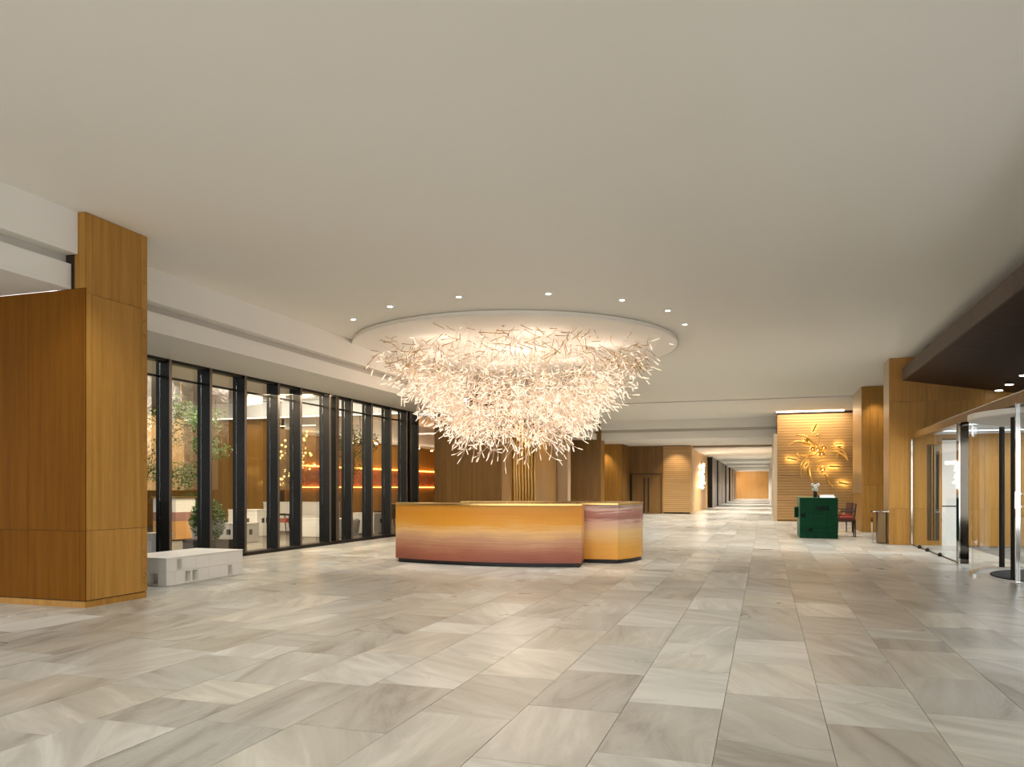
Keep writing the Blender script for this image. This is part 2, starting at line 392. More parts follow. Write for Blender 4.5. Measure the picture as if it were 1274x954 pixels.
# ------------------------------------------------------------------ wood clad piers along the left side
def pier(x0, y0, label, groove=False, xs=()):
    y1 = y0+.97; X = -7.57
    t = thing('pier', ((x0+X)/2, (y0+y1)/2, 0), label, 'pillar')
    core = MB().box(x0, X-.02, y0+.02, y1-.02, 0.0, 3.757).box(-7.95 if y0 < 20 else -8.7, X-.02, y0+.02, y1-.02, 3.757, CZ-.002)
    core.obj('core', GAP, t)
    MB().box(x0, X-.008, y0+.008, y1-.008, 0.0, .075).obj('base_board', OAK, t)
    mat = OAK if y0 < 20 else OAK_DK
    # right face
    panels(t, 'X', X-.02, 1, [y0+.022, y0+.10, y1-.10, y1], [.085, .905, 3.70, CZ-.005], mat if y0 < 20 else OAK)
    # front face
    panels(t, 'Y', y0+.02, -1, [x0]+list(xs)+[-7.655, -7.57], [.085, .905, 3.755], OAK_DIM if y0 < 20 else mat)
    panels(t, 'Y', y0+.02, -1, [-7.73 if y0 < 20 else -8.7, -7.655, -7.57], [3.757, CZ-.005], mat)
    return t
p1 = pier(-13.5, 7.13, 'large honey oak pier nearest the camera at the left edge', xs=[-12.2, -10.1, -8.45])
# engraved corner marks on the near pier
m = MB(); rr = random.Random(4)
for z in (.22, .30, .55, 1.75, 2.0, 2.08, 2.55, 3.1, 3.35, 3.5, 4.0, 4.25):
    for k in range(3):
        y = 8.01+rr.random()*.03; zz = z+k*.028; dz = rr.choice((-.05, .05, .02))
        m.quadbox([(-7.5725,y,zz),(-7.5695,y,zz),(-7.5695,y+.055,zz+dz),(-7.5725,y+.055,zz+dz),(-7.5725,y,zz+.006),(-7.5695,y,zz+.006),(-7.5695,y+.055,zz+dz+.006),(-7.5725,y+.055,zz+dz+.006)])
m.obj('engraved_mark', wood('carved_oak', (.16, .08, .03), (.24, .13, .05)), p1, 'stuff')
p2 = pier(-9.78, 22.3, 'dark oak pier behind the chandelier and reception desk', xs=[-9.35, -8.93, -8.5, -8.08])
p3 = pier(-9.9, 37.3, 'farthest oak pier left of the far double door', xs=[-9.5, -9.1, -8.7, -8.3, -7.95])

# niche wall with gold tubes between second pier and steel pilaster
w3 = struct('wall_niche', MB().box(-8.1, -7.82, 23.27, 29.8, 0, 3.757), GAP)
panels(w3, 'X', -7.82, 1, [23.27, 24.4, 25.5, 26.6, 27.7, 28.75, 29.8], [0, .09, 3.755], OAK)
t = thing('tube_screen', (-7.7, 25, 0), 'row of tall gold tubes on the oak wall behind the desk', 'screen')
MB().box(-7.80, -7.62, 23.9, 26.6, 0, .04).obj('base', BRONZE, t)
for y in (23.95, 24.2, 24.5, 24.85, 25.2, 25.55, 25.9, 26.3):
    MB().tube([(-7.71, y, .04), (-7.71, y, 3.74)], .05, 14).obj('tube', GOLD, t, smooth=True)
t = thing('steel_pilaster', (-7.6, 30, 0), 'tall champagne steel pilaster right of the gold tubes', 'pillar')
MB().box(-7.8, -7.37, 29.8, 30.3, .05, 4.62).obj('shaft', CHAMP, t, bevel=.01)
MB().box(-7.82, -7.35, 29.78, 30.32, 0, .05).obj('base', BRONZE, t)
MB().box(-7.82, -7.35, 29.78, 30.32, 4.60, 4.63).obj('cap', BRONZE, t)
struct('wall_recess', MB().box(-10.4, -10.2, 30, 37.3, 0, 3.757), OAK_DK)

# far back wall
wb = struct('wall_back', MB().box(-10, -3.85, 43.52, 44.4, 0, 3.74).box(-10, -7.18, 41.02, 43.5, 0, 3.74), GAP)
panels(wb, 'Y', 41.02, -1, [-10, -9.2, -8.7, -8.2, -7.7, -7.16], [0, 3.74], OAK)
panels(wb, 'X', -7.18, 1, [41.0, 42.2, 43.5], [0, 3.74], OAK_DK)
panels(wb, 'Y', 43.52, -1, [-7.16, -6.75, -6.35, -5.95, -5.55, -5.33], [2.2, 3.74], OAK_DK)
panels(wb, 'Y', 43.52, -1, [-5.42, -5.33], [0, 2.2], OAK)
sl = MB(); n = 34
for k in range(n):
    z = .08+k*(3.64/n); sl.box(-5.33, -3.83, 43.46, 43.50, z, z+3.64/n-.012)
sl.obj('slat', OAK_LT, wb, 'stuff')
MB().box(-3.88, -3.80, 43.44, 44.4, 0, 3.74).obj('corner_post', OAK_LT, wb)
d1 = thing('door_1', (-6.24, 43.5, 0), None, None); d1['kind'] = 'structure'; d1['label'] = 'dark oak double door at the far end with long bronze pulls'
MB().box(-7.1, -7.04, 43.44, 43.52, 0, 2.2).box(-5.46, -5.42, 43.44, 43.52, 0, 2.2).box(-7.1, -5.42, 43.44, 43.52, 2.16, 2.2).obj('door_frame', DKWOOD, d1)
for a, b, hx in ((-7.04, -6.25, -6.36), (-6.24, -5.46, -6.13)):
    lf = MB().box(a, b, 43.47, 43.51, .01, 2.155).obj('leaf', OAK_DK, d1)
    MB().box(hx-.03, hx+.03, 43.40, 43.43, .1, 1.98).box(hx-.015, hx+.015, 43.43, 43.47, .3, .34).box(hx-.015, hx+.015, 43.43, 43.47, 1.7, 1.74).obj('handle', PLINTH, lf)

# corridor
wc = struct('wall_corridor_left', MB().box(-4.1, -3.875, 44.4, 110, 0, 3.7), OAK_LTZ)
struct('ceiling_corridor', MB().box(-4.1, .8, 44.15, 110, 3.62, 3.75), PLASTER_W)
for k, y in enumerate((60, 76, 92)):
    struct('trim_%d' % (16+k), MB().box(-3.85, .47, y, y+.5, 3.56, 3.62), PLASTER, 'shallow ceiling rib number %s along the corridor' % ('one two three'.split()[k]))
struct('wall_corridor_right', MB().box(.5, .75, 44.0, 110, 0, 3.7), PLASTER_W)
we = struct('wall_corridor_end', MB().box(-4.1, .8, 108.3, 108.5, 0, 3.7), GAP)
panels(we, 'Y', 108.3, -1, [-3.87, -3.1, -2.4, -1.7, -1.0, -.3, .5], [0, 3.62], OAK_LTZ)
for k, y in enumerate((57, 64.1, 70.2, 77.9, 87, 93.5, 99.8)):
    t = thing('louvre_fin', (-3.75, y, 0), '%s dark louvre fin along the left of the corridor' % ('nearest,second,third,fourth,fifth,sixth,farthest'.split(',')[k]), 'fin', 'louvre fins along the corridor')
    MB().box(-3.865, -3.55, y, y+5.4, .02, 3.6).obj('blade', BLACK, t)
    MB().box(-3.55, -3.53, y, y+5.4, .02, 3.6).obj('edge_trim', LIT_EDGE, t)
def wall_flower(name, y, label, wide=1.1):
    t = thing(name, (-3.83, y, 2.0), label, 'wall art'); rr = random.Random(int(y))
    for k in range(11):
        z = 1.45+k*.145; yy = y+rr.uniform(-wide, wide)
        m = MB()
        for q in range(5):
            a = q*2*PI/5+rr.random(); 
            m.tube([(-3.83, yy, z), (-3.74, yy+.45*math.cos(a), z+.07*math.sin(a)), (-3.70, yy+.75*math.cos(a), z+.11*math.sin(a))], [.02, .05, .01], 5)
        m.obj('petal_cluster', BRIGHT, t)
    MB().tube([(-3.82, y+.7*wide, 1.3), (-3.8, y+.2, 2.1), (-3.8, y-.4*wide, 3.1)], .03, 5).obj('stem', DKWOOD, t)
wall_flower('flower_relief', 50.5, 'glowing white flower relief on the corridor wall at its near end')
wall_flower('flower_relief', 106.75, 'small glowing flower relief at the far end of the corridor', .5)

# ------------------------------------------------------------------ art wall at the right
wa = struct('wall_art', MB().box(.5, 3.6, 35.03, 35.3, 0, CZ).box(.5, .7, 35.3, 44.0, 0, CZ), GAP)
sl = MB(); n = 38
for k in range(n):
    z = .07+k*(4.46/n); sl.box(.5, 3.6, 34.98, 35.02, z, z+4.46/n-.012)
sl.obj('slat', OAK_LT, wa, 'stuff')
MB().box(.5, 3.6, 34.97, 35.03, 0, .06).obj('skirting', OAK_DK, wa)
struct('trim_19', MB().box(.36, .50, 35.0, 44.0, 0, 3.72), CHAMP, 'bright steel edge beside the corridor opening')
struct('trim_20', MB().box(.47, 3.1, 34.6, 34.75, 4.585, 4.62), LEDW, 'hidden cove light along the top of the slatted wall')
lamp('cove_wash', 'AREA', (1.9, 34.4, 4.5), 22, WARM, 2.6, aim=(1.9, 35.0, 2.6), size_y=.08)
t = thing('wall_sculpture', (2.0, 34.9, 3.0), 'golden flower sculpture with curling leaves and glowing bars on slatted wall', 'sculpture')
S = 33.2/969
def ap(u, v, off=.15):     # sketch position on the art wall plane
    a = (u-637)/969.0; d = (34.95-off)/(math.cos(YAW)+a*math.sin(YAW))
    return Vector((d*(-math.sin(YAW)+a*math.cos(YAW)), 34.95-off, EYE+d*(607-v)/969.0))
def cz(x, y): return 950+x/7.95, 480+y/7.95
def leaf(pts, wd, name='leaf', mat=GOLD):
    P = [ap(*cz(x, y), off=o) for x, y, o in pts]; m = MB(); k = 10; C = []
    for i in range(k+1):
        s = i/k*(len(P)-1); j = min(int(s), len(P)-2); f = s-j
        p0 = P[max(j-1, 0)]; p1, p2_ = P[j], P[j+1]; p3_ = P[min(j+2, len(P)-1)]
        C.append(.5*((2*p1)+(p2_-p0)*f+(2*p0-5*p1+4*p2_-p3_)*f*f+(-p0+3*p1-3*p2_+p3_)*f**3))
    n0 = len(m.v)
    for i, c in enumerate(C):
        t_ = (C[min(i+1, k)]-C[max(i-1, 0)]).normalized(); sd = Vector((t_.z, 0, -t_.x)).normalized()
        w_ = wd*math.sin(PI*min(1, (i+.6)/(k+.8)))**.7
        m.v += [tuple(c+sd*w_), tuple(c+Vector((0, -.035, 0))), tuple(c-sd*w_), tuple(c+Vector((0, .02, 0)))]
    for i in range(k):
        for q in range(4):
            r = (q+1) % 4; m.f.append((n0+4*i+q, n0+4*i+r, n0+4*i+4+r, n0+4*i+4+q)); m.mi.append(0)
    return m.obj(name, mat, t, smooth=True)
for pts, wd in (
    (((320,485,.2),(400,490,.3),(470,540,.25),(530,585,.15)), .055), (((245,582,.2),(320,552,.32),(400,560,.28),(480,590,.15)), .06),
    (((540,575,.2),(550,530,.25),(575,480,.3)), .03), (((640,615,.15),(720,600,.25),(800,660,.3),(835,735,.25)), .05),
    (((650,640,.15),(740,650,.3),(800,690,.25),(840,750,.2)), .04), (((470,690,.15),(400,740,.25),(370,820,.3),(378,905,.25)), .045),
    (((465,720,.15),(445,800,.25),(455,880,.3),(490,950,.25)), .055), (((360,685,.25),(420,690,.2),(500,680,.12)), .04),
    (((600,860,.15),(630,900,.25),(645,950,.28),(690,1005,.25)), .055), (((500,760,.15),(560,740,.2),(660,725,.3)), .025),
    (((330,660,.3),(365,710,.3)), .04), (((505,500,.3),(550,470,.3)), .04), (((470,540,.15),(520,590,.2),(570,640,.15)), .05),
    (((740,660,.3),(725,710,.3)), .03), (((520,790,.3),(530,830,.3)), .05), (((500,690,.15),(545,650,.2),(640,600,.25)), .04)):
    leaf(pts, wd)
for x0, y0, x1, y1 in ((525,375,485,455),(228,710,330,735),(645,795,748,798),(740,952,845,975),(705,575,780,572),(715,597,775,600),(405,800,450,757),(395,520,440,570)):
    a, b = ap(*cz(x0, y0), off=.12), ap(*cz(x1, y1), off=.12)
    br = MB().tube([a, b], .028, 8).obj('light_bar', BRONZE, t)
    back = Vector((0, .05, 0)); MB().tube([a+back, b+back], .030, 6).obj('glow_strip', LEDY, br)
for x, y, r in ((485,625,.12),(535,632,.15),(595,612,.13),(575,672,.14),(585,825,.15),(430,540,.08)):
    c = ap(*cz(x, y), off=.22); m = MB()
    for q in range(7):
        a = q*2*PI/7; m.tube([c, c+Vector((r*.7*math.cos(a), -.08, r*.7*math.sin(a))), c+Vector((r*1.2*math.cos(a), -.02, r*1.2*math.sin(a)))], [.015, .04, .006], 5)
    f = m.obj('blossom', GOLD, t)
    MB().tube([c+Vector((0, .03, 0)), c+Vector((0, -.03, 0))], .05, 8).obj('glow_centre', LEDY, f)
lamp('sculpture_glow', 'POINT', tuple(ap(1017, 562, off=.12)), 4, (1, .72, .3), .15)
lamp('sculpture_glow', 'POINT', tuple(ap(1025, 584, off=.12)), 3, (1, .72, .3), .15)
lamp('sculpture_glow', 'POINT', tuple(ap(983, 571, off=.1)), 1.6, (1, .72, .3), .08)
lamp('sculpture_glow', 'POINT', tuple(ap(1050, 601, off=.1)), 1.6, (1, .72, .3), .08)
lamp('sculpture_glow', 'POINT', tuple(ap(1037, 580, off=.1)), 1.6, (1, .72, .3), .08)

# oak column right of the art wall
t = thing('oak_column', (3.3, 28.4, 0), 'pale oak column with gold side between the art wall and doors', 'pillar')
MB().box(2.96, 3.66, 27.10, 29.6, 0, CZ-.01).obj('core', GAP, t)
panels(t, 'Y', 27.10, -1, [2.94, 3.18, 3.42, 3.66], [0, 1.5, 3.35, CZ-.01], OAK)
panels(t, 'X', 2.96, -1, [27.1, 29.6], [0, 1.25], OAK)
MB().box(2.93, 2.96, 27.1, 29.6, 1.25, CZ-.01).obj('gold_cladding', CHAMP, t)
struct('wall_side', MB().box(3.66, 3.95, 22.4, 35, 0, CZ), CHAMP)

# entrance wall and pier
t = struct('wall_entrance', MB().box(2.97, 12, 21.42, 22.35, 0, CZ), GAP)
panels(t, 'Y', 21.42, -1, [2.95, 3.42, 3.80], [0, .905, 3.55, CZ-.005], OAK)
panels(t, 'Y', 21.42, -1, [3.80, 4.07], [0, .12], OAK); panels(t, 'Y', 21.42, -1, [3.80, 4.07], [2.48, 3.55, CZ-.005], OAK)
panels(t, 'Y', 21.42, -1, [4.07, 4.13], [0, .905, 3.55, CZ-.005], OAK)
panels(t, 'Y', 21.42, -1, [4.13, 4.70], [2.62, 3.55, CZ-.005], OAK)
panels(t, 'Y', 21.42, -1, [4.70, 5.05, 5.6, 6.4, 7.2, 8.5], [0, .905, 2.2, 3.55, CZ-.005], OAK)
MB().box(4.13, 4.70, 21.395, 21.41, 0, .95).obj('service_panel', WHITE, t); MB().box(4.13, 4.70, 21.395, 21.41, .98, 2.58).obj('back_panel', PLASTER_W, t)
MB().box(4.2, 4.7, 21.39, 21.395, 1.99, 2.06).obj('cove_strip', LEDW, t)
panels(t, 'X', 2.97, -1, [21.42, 22.35], [0, 1.1, 4.64], CHAMP)
tt = thing('bronze_pull_panel', (3.93, 21.4, .12), 'tall dark recess with upright bronze bars in the entrance wall', 'panel')
MB().box(3.80, 4.07, 21.41, 21.418, .12, 2.48).obj('recess', PLINTH, tt)
for x in (3.90, 3.96):
    MB().box(x-.010, x+.014, 21.34, 21.41, .14, 2.46).obj('bar', BRONZE, tt)

# dark walnut canopy soffit
t = thing('canopy', (7, 5, 4.05), 'dark walnut canopy soffit above the entrance at right', 'canopy')
ys = [-8, -4, -1, 1.6, 3.8, 6.1, 8.2, 10.2, 12.3, 14.6, 17.0, 19.2, 21.39]
for a, b in zip(ys, ys[1:]):
    MB().box(3.25, 3.29, a+.004, b-.004, 4.07, 4.38).obj('fascia_panel', WALNUT_F, t)
ys = [-8+.42*k for k in range(71)]
for a, b in zip(ys, ys[1:]):
    b = min(b, 21.39)
    if b-a < .05: continue
    MB().quadbox([(3.29,a+.002,4.07),(8,a+.002,3.30),(8,b-.002,3.30),(3.29,b-.002,4.07),(3.29,a+.002,4.11),(8,a+.002,3.34),(8,b-.002,3.34),(3.29,b-.002,4.11)]).obj('soffit_board', WALNUT, t)
MB().quadbox([(3.29,-8,4.12),(8,-8,3.36),(8,21.39,3.36),(3.29,21.39,4.12),(3.29,-8,4.36),(8,-8,3.60),(8,21.39,3.60),(3.29,21.39,4.36)]).obj('backing', GAP, t)
for k, (x, y, wd) in enumerate(((5.26, 21.05, 'farthest'), (5.2, 20.0, 'middle'), (5.1, 18.6, 'nearest'))):
    z = 4.07-(x-3.29)*.1635-.012
    d = thing('canopy_downlight', (x, y, z), '%s of three small round downlights in the walnut canopy' % wd, 'downlight', 'canopy downlights')
    MB().lathe([(.11, z-.008), (.11, z-.022), (.085, z-.024), (.08, z-.01)], x, y, 20).obj('ring', CHROME, d)
    MB().lathe([(.075, z-.011), (.075, z-.03)], x, y, 16).obj('lens', DOT, d)

# ------------------------------------------------------------------ entrance glass
g = thing('window_2', (3.45, 18, 0), None, None); g['kind'] = 'structure'; g['label'] = 'glazed entrance screen with oak head at right'
MB().box(3.45, 3.62, 6, 21.39, 2.62, 2.77).obj('head_beam', OAK_DK, g)
MB().box(3.448, 3.452, 6, 21.39, 2.77, 2.785).obj('head_edge', CHROME, g)
MB().box(3.44, 3.47, 21.34, 21.38, 0, 2.62).obj('end_frame', CHROME, g)
for a, b in ((19.3, 21.33), (18.0, 19.28), (16.55, 17.98)):
    MB().box(3.455, 3.467, a, b, .03, 2.6).obj('pane', GLASS_R, g)
MB().box(3.45, 3.475, 16.5, 21.35, 0, .028).obj('threshold', BRONZE, g)
for y in (19.29, 20.2, 17.99):
    MB().lathe([(.03, 0), (.045, .03), (.045, .05), (.02, .08)], 3.43, y, 10).obj('floor_pivot', BLACK, g)
t = thing('polished_post', (3.5, 16.2, 0), 'mirror polished dark steel post between the glass panes', 'post')
MB().box(3.41, 3.56, 16.15, 16.45, .02, 2.62).obj('shaft', MIRROR, t, bevel=.01)
MB().box(3.39, 3.41, 16.13, 16.17, .0, 2.62).obj('bright_edge', CHROME, t)
MB().box(3.40, 3.57, 16.14, 16.46, 0, .02).obj('foot', CHROME, t)
# revolving door
RX, RY, RR = 4.75, 14.25, 1.55
t = thing('revolving_door', (RX, RY, 0), 'curved glass revolving door drum with white round canopy', 'door')
def arc(a0, a1, r, n=14): return [(RX+r*math.cos(a0+(a1-a0)*k/n), RY+r*math.sin(a0+(a1-a0)*k/n)) for k in range(n+1)]
def arcwall(m, a0, a1, r, th, z0, z1, n=14): m.prism(arc(a0, a1, r, n)+list(reversed(arc(a0, a1, r-th, n))), z0, z1); return m
arcwall(MB(), math.radians(112), math.radians(178), RR, .012, .03, 2.5).obj('drum_glass', GLASS_R, t)
arcwall(MB(), math.radians(2), math.radians(70), RR, .012, .03, 2.5).obj('drum_glass', GLASS_R, t)
arcwall(MB(), math.radians(108), math.radians(182), RR+.02, .05, 0, .03).obj('floor_track', CHROME, t)
MB().lathe([(RR+.02, 2.5), (RR+.05, 2.52), (RR+.05, 2.60), (RR-.1, 2.618)], RX, RY, 48).obj('drum_canopy', WHITE, t)
MB().lathe([(.05, .02), (.05, 2.5)], RX, RY, 14).obj('centre_shaft', CHROME, t)
for a in (35, 125, 215, 305):
    a = math.radians(a); c, s = math.cos(a), math.sin(a); nx, ny = -s*.006, c*.006
    P = [(RX+c*.08-nx, RY+s*.08-ny), (RX+c*1.48-nx, RY+s*1.48-ny), (RX+c*1.48+nx, RY+s*1.48+ny), (RX+c*.08+nx, RY+s*.08+ny)]
    lf = MB().prism(P, .06, 2.46).obj('wing', GLASS_R, t)
    nx, ny = -s*.03, c*.03
    P = [(RX+c*1.44-nx, RY+s*1.44-ny), (RX+c*1.50-nx, RY+s*1.50-ny), (RX+c*1.50+nx, RY+s*1.50+ny), (RX+c*1.44+nx, RY+s*1.44+ny)]
    MB().prism(P, .04, 2.47).obj('stile', BLACK, lf)
tag(MB().lathe([(1.28, .001), (1.28, .016), (1.24, .018)], RX, RY, 48).obj('round_mat', MAT), 'round charcoal mat on the floor inside the revolving door', 'mat')
t = thing('glass_door', (3.42, 12.8, 0), 'clear glass door leaf with chrome edge cut by the right frame', 'door')
MB().box(3.425, 3.437, 11.55, 12.76, .02, 2.6).obj('leaf', GLASS_R, t)
MB().box(3.40, 3.455, 12.76, 12.80, 0, 2.62).obj('edge_rail', CHROME, t)
MB().tube([(3.36, 12.62, 1.12), (3.36, 12.62, 1.36)], .016, 8).box(3.36, 3.425, 12.61, 12.63, 1.14, 1.16).box(3.36, 3.425, 12.61, 12.63, 1.32, 1.34).obj('handle', CHROME, t)
MB().lathe([(.045, 0), (.045, .05), (.03, .07)], 3.43, 12.74, 10).obj('pivot', CHROME, t)
struct('ceiling_vestibule', MB().box(3.62, 9, 10, 21.38, 2.72, 2.80), SKYW)
for y in (12, 14, 16, 18, 20):
    MB().box(3.9, 8.8, y, y+.05, 2.705, 2.72).obj('light_strip', plain('cool_strip', (.9, .95, 1), .5, emit=(.8, .9, 1), es=1.2), bpy.data.objects['ceiling_vestibule'])
lamp('vestibule_light', 'AREA', (5.8, 18.2, 2.66), 90, (.92, .95, 1), 3.0, aim=(5.8, 18.2, 0), size_y=5)

# bronze umbrella stand
t = thing('umbrella_stand', (2.85, 21.9, 0), 'bronze box stand with glass side beside the entrance pier', 'stand')
MB().box(2.74, 2.93, 21.75, 22.1, .01, .80).obj('body', BRONZE, t, bevel=.01)
MB().box(2.62, 2.632, 21.75, 22.1, 0, .82).obj('glass_side', GLASS_T, t)
MB().box(2.62, 2.95, 21.74, 22.11, .80, .82).obj('rim', CHROME, t)

# ------------------------------------------------------------------ window wall at the left
GX = -10.3
gw = thing('window_1', (GX, 15, 0), None, None); gw['kind'] = 'structure'; gw['label'] = 'glazed wall of tall panes and black fins between the oak piers'
MB().box(GX-.189, GX+.05, 8.1, 22.3, 0, .07).obj('sill', BLACK, gw)
MB().box(GX-.189, GX-.02, 8.1, 22.3, 3.70, 3.757).obj('head', BLACK, gw)
struct('trim_24', MB().box(-10.72, -10.6, 8.1, 40, 3.757, 4.45), PLASTER, 'plain wall strip over the window head on the restaurant side')
FY = [8.2, 9.3, 10.45, 11.55, 12.64, 13.71, 14.87, 15.75, 17.03, 18.10, 19.20, 20.34, 21.40, 22.2]
for y in FY:
    f = MB().box(GX-.17, GX+.018, y-.03, y+.03, .07, 3.74).obj('fin', BLACK, gw)
    MB().box(GX+.018, GX+.03, y-.03, y+.03, .07, 3.74).obj('edge', LIT_EDGE, f)
    MB().box(GX-.275, GX-.187, y-.03, y+.03, .0, 3.74).obj('fin_reflection', BLACK, gw)  # added dark bar standing in for the fin's reflection in the pane
for y in (17.45, 21.75):
    f = MB().box(GX-.17, GX-.012, y-.10, y+.04, .07, 3.74).obj('fin', BLACK, gw)
    MB().box(GX-.012, GX, y-.10, y+.04, .07, 3.74).obj('edge', LIT_EDGE, f)
for a, b in zip(FY, FY[1:]):
    MB().box(GX-.185, GX-.173, a-.04, b-.06, .07, 3.70).obj('pane', GLASS, gw)
    MB().box(GX-.18, GX-.15, a+.04, b-.05, 3.42, 3.46).obj('transom', BLACK, gw)

# ------------------------------------------------------------------ restaurant behind the glass
RXW = -16.0
struct('ceiling_restaurant', MB().box(-22, -10.7, 8.12, 45, 4.40, 4.50), PLASTER)
wr = struct('wall_restaurant', MB().box(RXW-.2, RXW-.02, 23.5, 45, 0, 4.4), GAP)
panels(wr, 'X', RXW-.02, 1, [23.5+1.1*k for k in range(20)], [0, 1.40], OAK_DK)
panels(wr, 'X', RXW-.02, 1, [23.5+1.1*k for k in range(20)], [2.25, 3.35], OAK)
MB().box(RXW-.02, RXW+.01, 23.5, 45, 3.42, 4.4).obj('cove_upstand', PLASTER_W, wr)
MB().box(RXW-.02, RXW+.16, 23.5, 45, 3.35, 3.40).box(RXW+.13, RXW+.16, 23.5, 45, 3.40, 3.46).obj('cove_ledge', PLASTER_W, wr)
MB().box(RXW+.02, RXW+.10, 23.5, 45, 3.40, 3.43).obj('cove_light', LEDC, wr)
m = MB(); rr = random.Random(3)
for k in range(150):
    for j in range(9):
        y = 23.5+k*.14; z = 1.48+j*.082; dpt = rr.uniform(.0, .04)
        m.box(RXW-.02, RXW+.01+dpt, y+.004, y+.136, z+.003, z+.079)
m.obj('relief_tile', TERRA, wr, 'stuff')
MB().box(RXW-.02, RXW+.10, 23.5, 44.5, 2.20, 2.25).obj('led_shelf', LEDM, wr)
MB().box(RXW-.02, RXW+.10, 23.5, 44.5, 1.42, 1.46).obj('led_shelf', LEDM, wr)
struct('wall_restaurant_end', MB().box(-22, -16.2, 23.3, 23.5, 0, 4.4), OAK)
struct('wall_garden', MB().box(-22, -19.8, 8.0, 8.2, 0, 4.4), PLASTER)
struct('wall_kitchen', MB().box(-16.0, -10.4, 40, 40.2, 0, 4.4), OAK)
struct('trim_21', MB().box(-20, -10.8, 22.9, 23.1, 3.80, 4.38), PLASTER_W, 'white beam crossing the restaurant ceiling')
struct('trim_22', MB().box(-20, -10.8, 22.70, 22.74, 3.80, 3.83), LEDC, 'glowing cove line under the restaurant beam')
struct('trim_23', MB().box(-15.8, -10.8, 33, 33.05, 3.9, 3.94), LEDC, 'second glowing cove line deeper in the restaurant')
SCREENM = wood('muted_oak', (.26, .17, .08), (.34, .23, .12))
for k, (x, y0, y1, wd) in enumerate(((-15.2, 16.1, 17.6, 'nearest'), (-17.2, 19.3, 21.5, 'second'), (-14.9, 21.6, 22.7, 'third'))):
    t = thing('oak_screen', (x, y0, 0), '%s tall pale oak screen panel seen through the window wall' % wd, 'screen')
    MB().box(x-.04, x, y0, y1, 1.35, 3.3).obj('board', SCREENM, t)
    MB().tube([(x-.02, y0+.1, 3.3), (x-.02, y0+.1, 4.4)], .012, 6).tube([(x-.02, y1-.1, 3.3), (x-.02, y1-.1, 4.4)], .012, 6).obj('hanger', BRONZE, t)
    MB().box(x-.05, x+.01, y0, y1, 3.3, 3.33).obj('top_rail', BRONZE, t)
lamp('beam_wash', 'AREA', (-14, 22.3, 4.0), 10, NEUT, 6, aim=(-14, 22.9, 4.05), size_y=.1)
lamp('restaurant_light', 'AREA', (-14, 17.5, 4.3), 620, WARM, 4.5, aim=(-14.6, 18.0, 0), size_y=10)
lamp('restaurant_light', 'AREA', (-13.2, 30, 4.3), 480, WARM, 3.5, aim=(-14.0, 30, 0), size_y=9)
# strata clad counter
t = thing('strata_counter', (-15.3, 17.2, 0), 'counter with white, purple and orange bands behind the window wall', 'counter')
MB().box(-15.7, -14.95, 17.0, 17.75, .03, .52).obj('lower_band', plain('orange_strata', (.62, .34, .13), .4), t)
MB().box(-15.7, -14.95, 17.0, 17.75, .52, .76).obj('middle_band', plain('mauve_strata', (.34, .18, .16), .4), t)
MB().box(-15.7, -14.95, 17.0, 17.75, .76, 1.14).obj('upper_band', WHITE, t)
MB().box(-15.74, -14.91, 16.96, 17.79, 1.14, 1.18).obj('worktop', GOLD, t)
MB().box(-15.65, -15.0, 17.05, 17.7, 0, .03).obj('plinth', PLINTH, t)
t = thing('shelf_unit', (-16.4, 17.2, 0), 'dark open shelf unit beside the banded counter', 'shelf')
MB().box(-17.3, -16.35, 15.4, 15.45, 0, 1.2).box(-17.3, -16.35, 16.4, 16.45, 0, 1.2).obj('side_panel', DKWOOD, t)
for z in (.05, .45, .8, 1.17): MB().box(-17.3, -16.35, 15.45, 16.4, z, z+.03).obj('shelf', OAK_LT, t)
tag(MB().box(-17.1, -16.5, 15.6, 16.2, 1.203, 1.30).obj('serving_box', WHITE, bevel=.01), 'white serving box on top of the dark shelf unit', 'box')
def block_box(name, x0, x1, y0, y1, h, label, mat=WHITE, cat='cabinet', holes=((.3, .5),)):
    t = thing(name, ((x0+x1)/2, (y0+y1)/2, 0), label, cat)
    MB().box(x0, x1, y0, y1, 0, h-.03).obj('body', mat, t, bevel=.006)
    MB().box(x0-.01, x1+.01, y0-.01, y1+.01, h-.03, h).obj('top', mat, t)
    for a, b in holes:
        y = y0+(y1-y0)*a; z = h*b
        MB().box(x1-.01, x1+.004, y, y+.13, z, z+.14).obj('recess', HOLE, t)
        x = x0+(x1-x0)*a; MB().box(x, x+.13, y0-.004, y0+.01, z, z+.14).obj('recess', HOLE, t)
    return t
block_box('block_cabinet', -12.9, -11.6, 19.6, 20.5, .52, 'low white block cabinet near the glass with small square holes', holes=((.55, .3), (.75, .3)))
block_box('block_cabinet', -12.6, -11.5, 21.6, 22.6, .62, 'white block cabinet farther along behind the third window bay', holes=((.4, .5),))
block_box('white_counter', -15.8, -13.4, 22.0, 22.8, .95, 'long white counter in front of the lit orange wall', cat='counter', holes=())
block_box('block_cabinet', -15.0, -14.0, 19.2, 19.9, .78, 'pale grey block cabinet between the oak screens', holes=((.3, .5), (.6, .5)))
block_box('block_cabinet', -13.5, -12.7, 16.9, 17.5, .5, 'small grey block cabinet beside the green planter', STONE, holes=((.3, .4),))
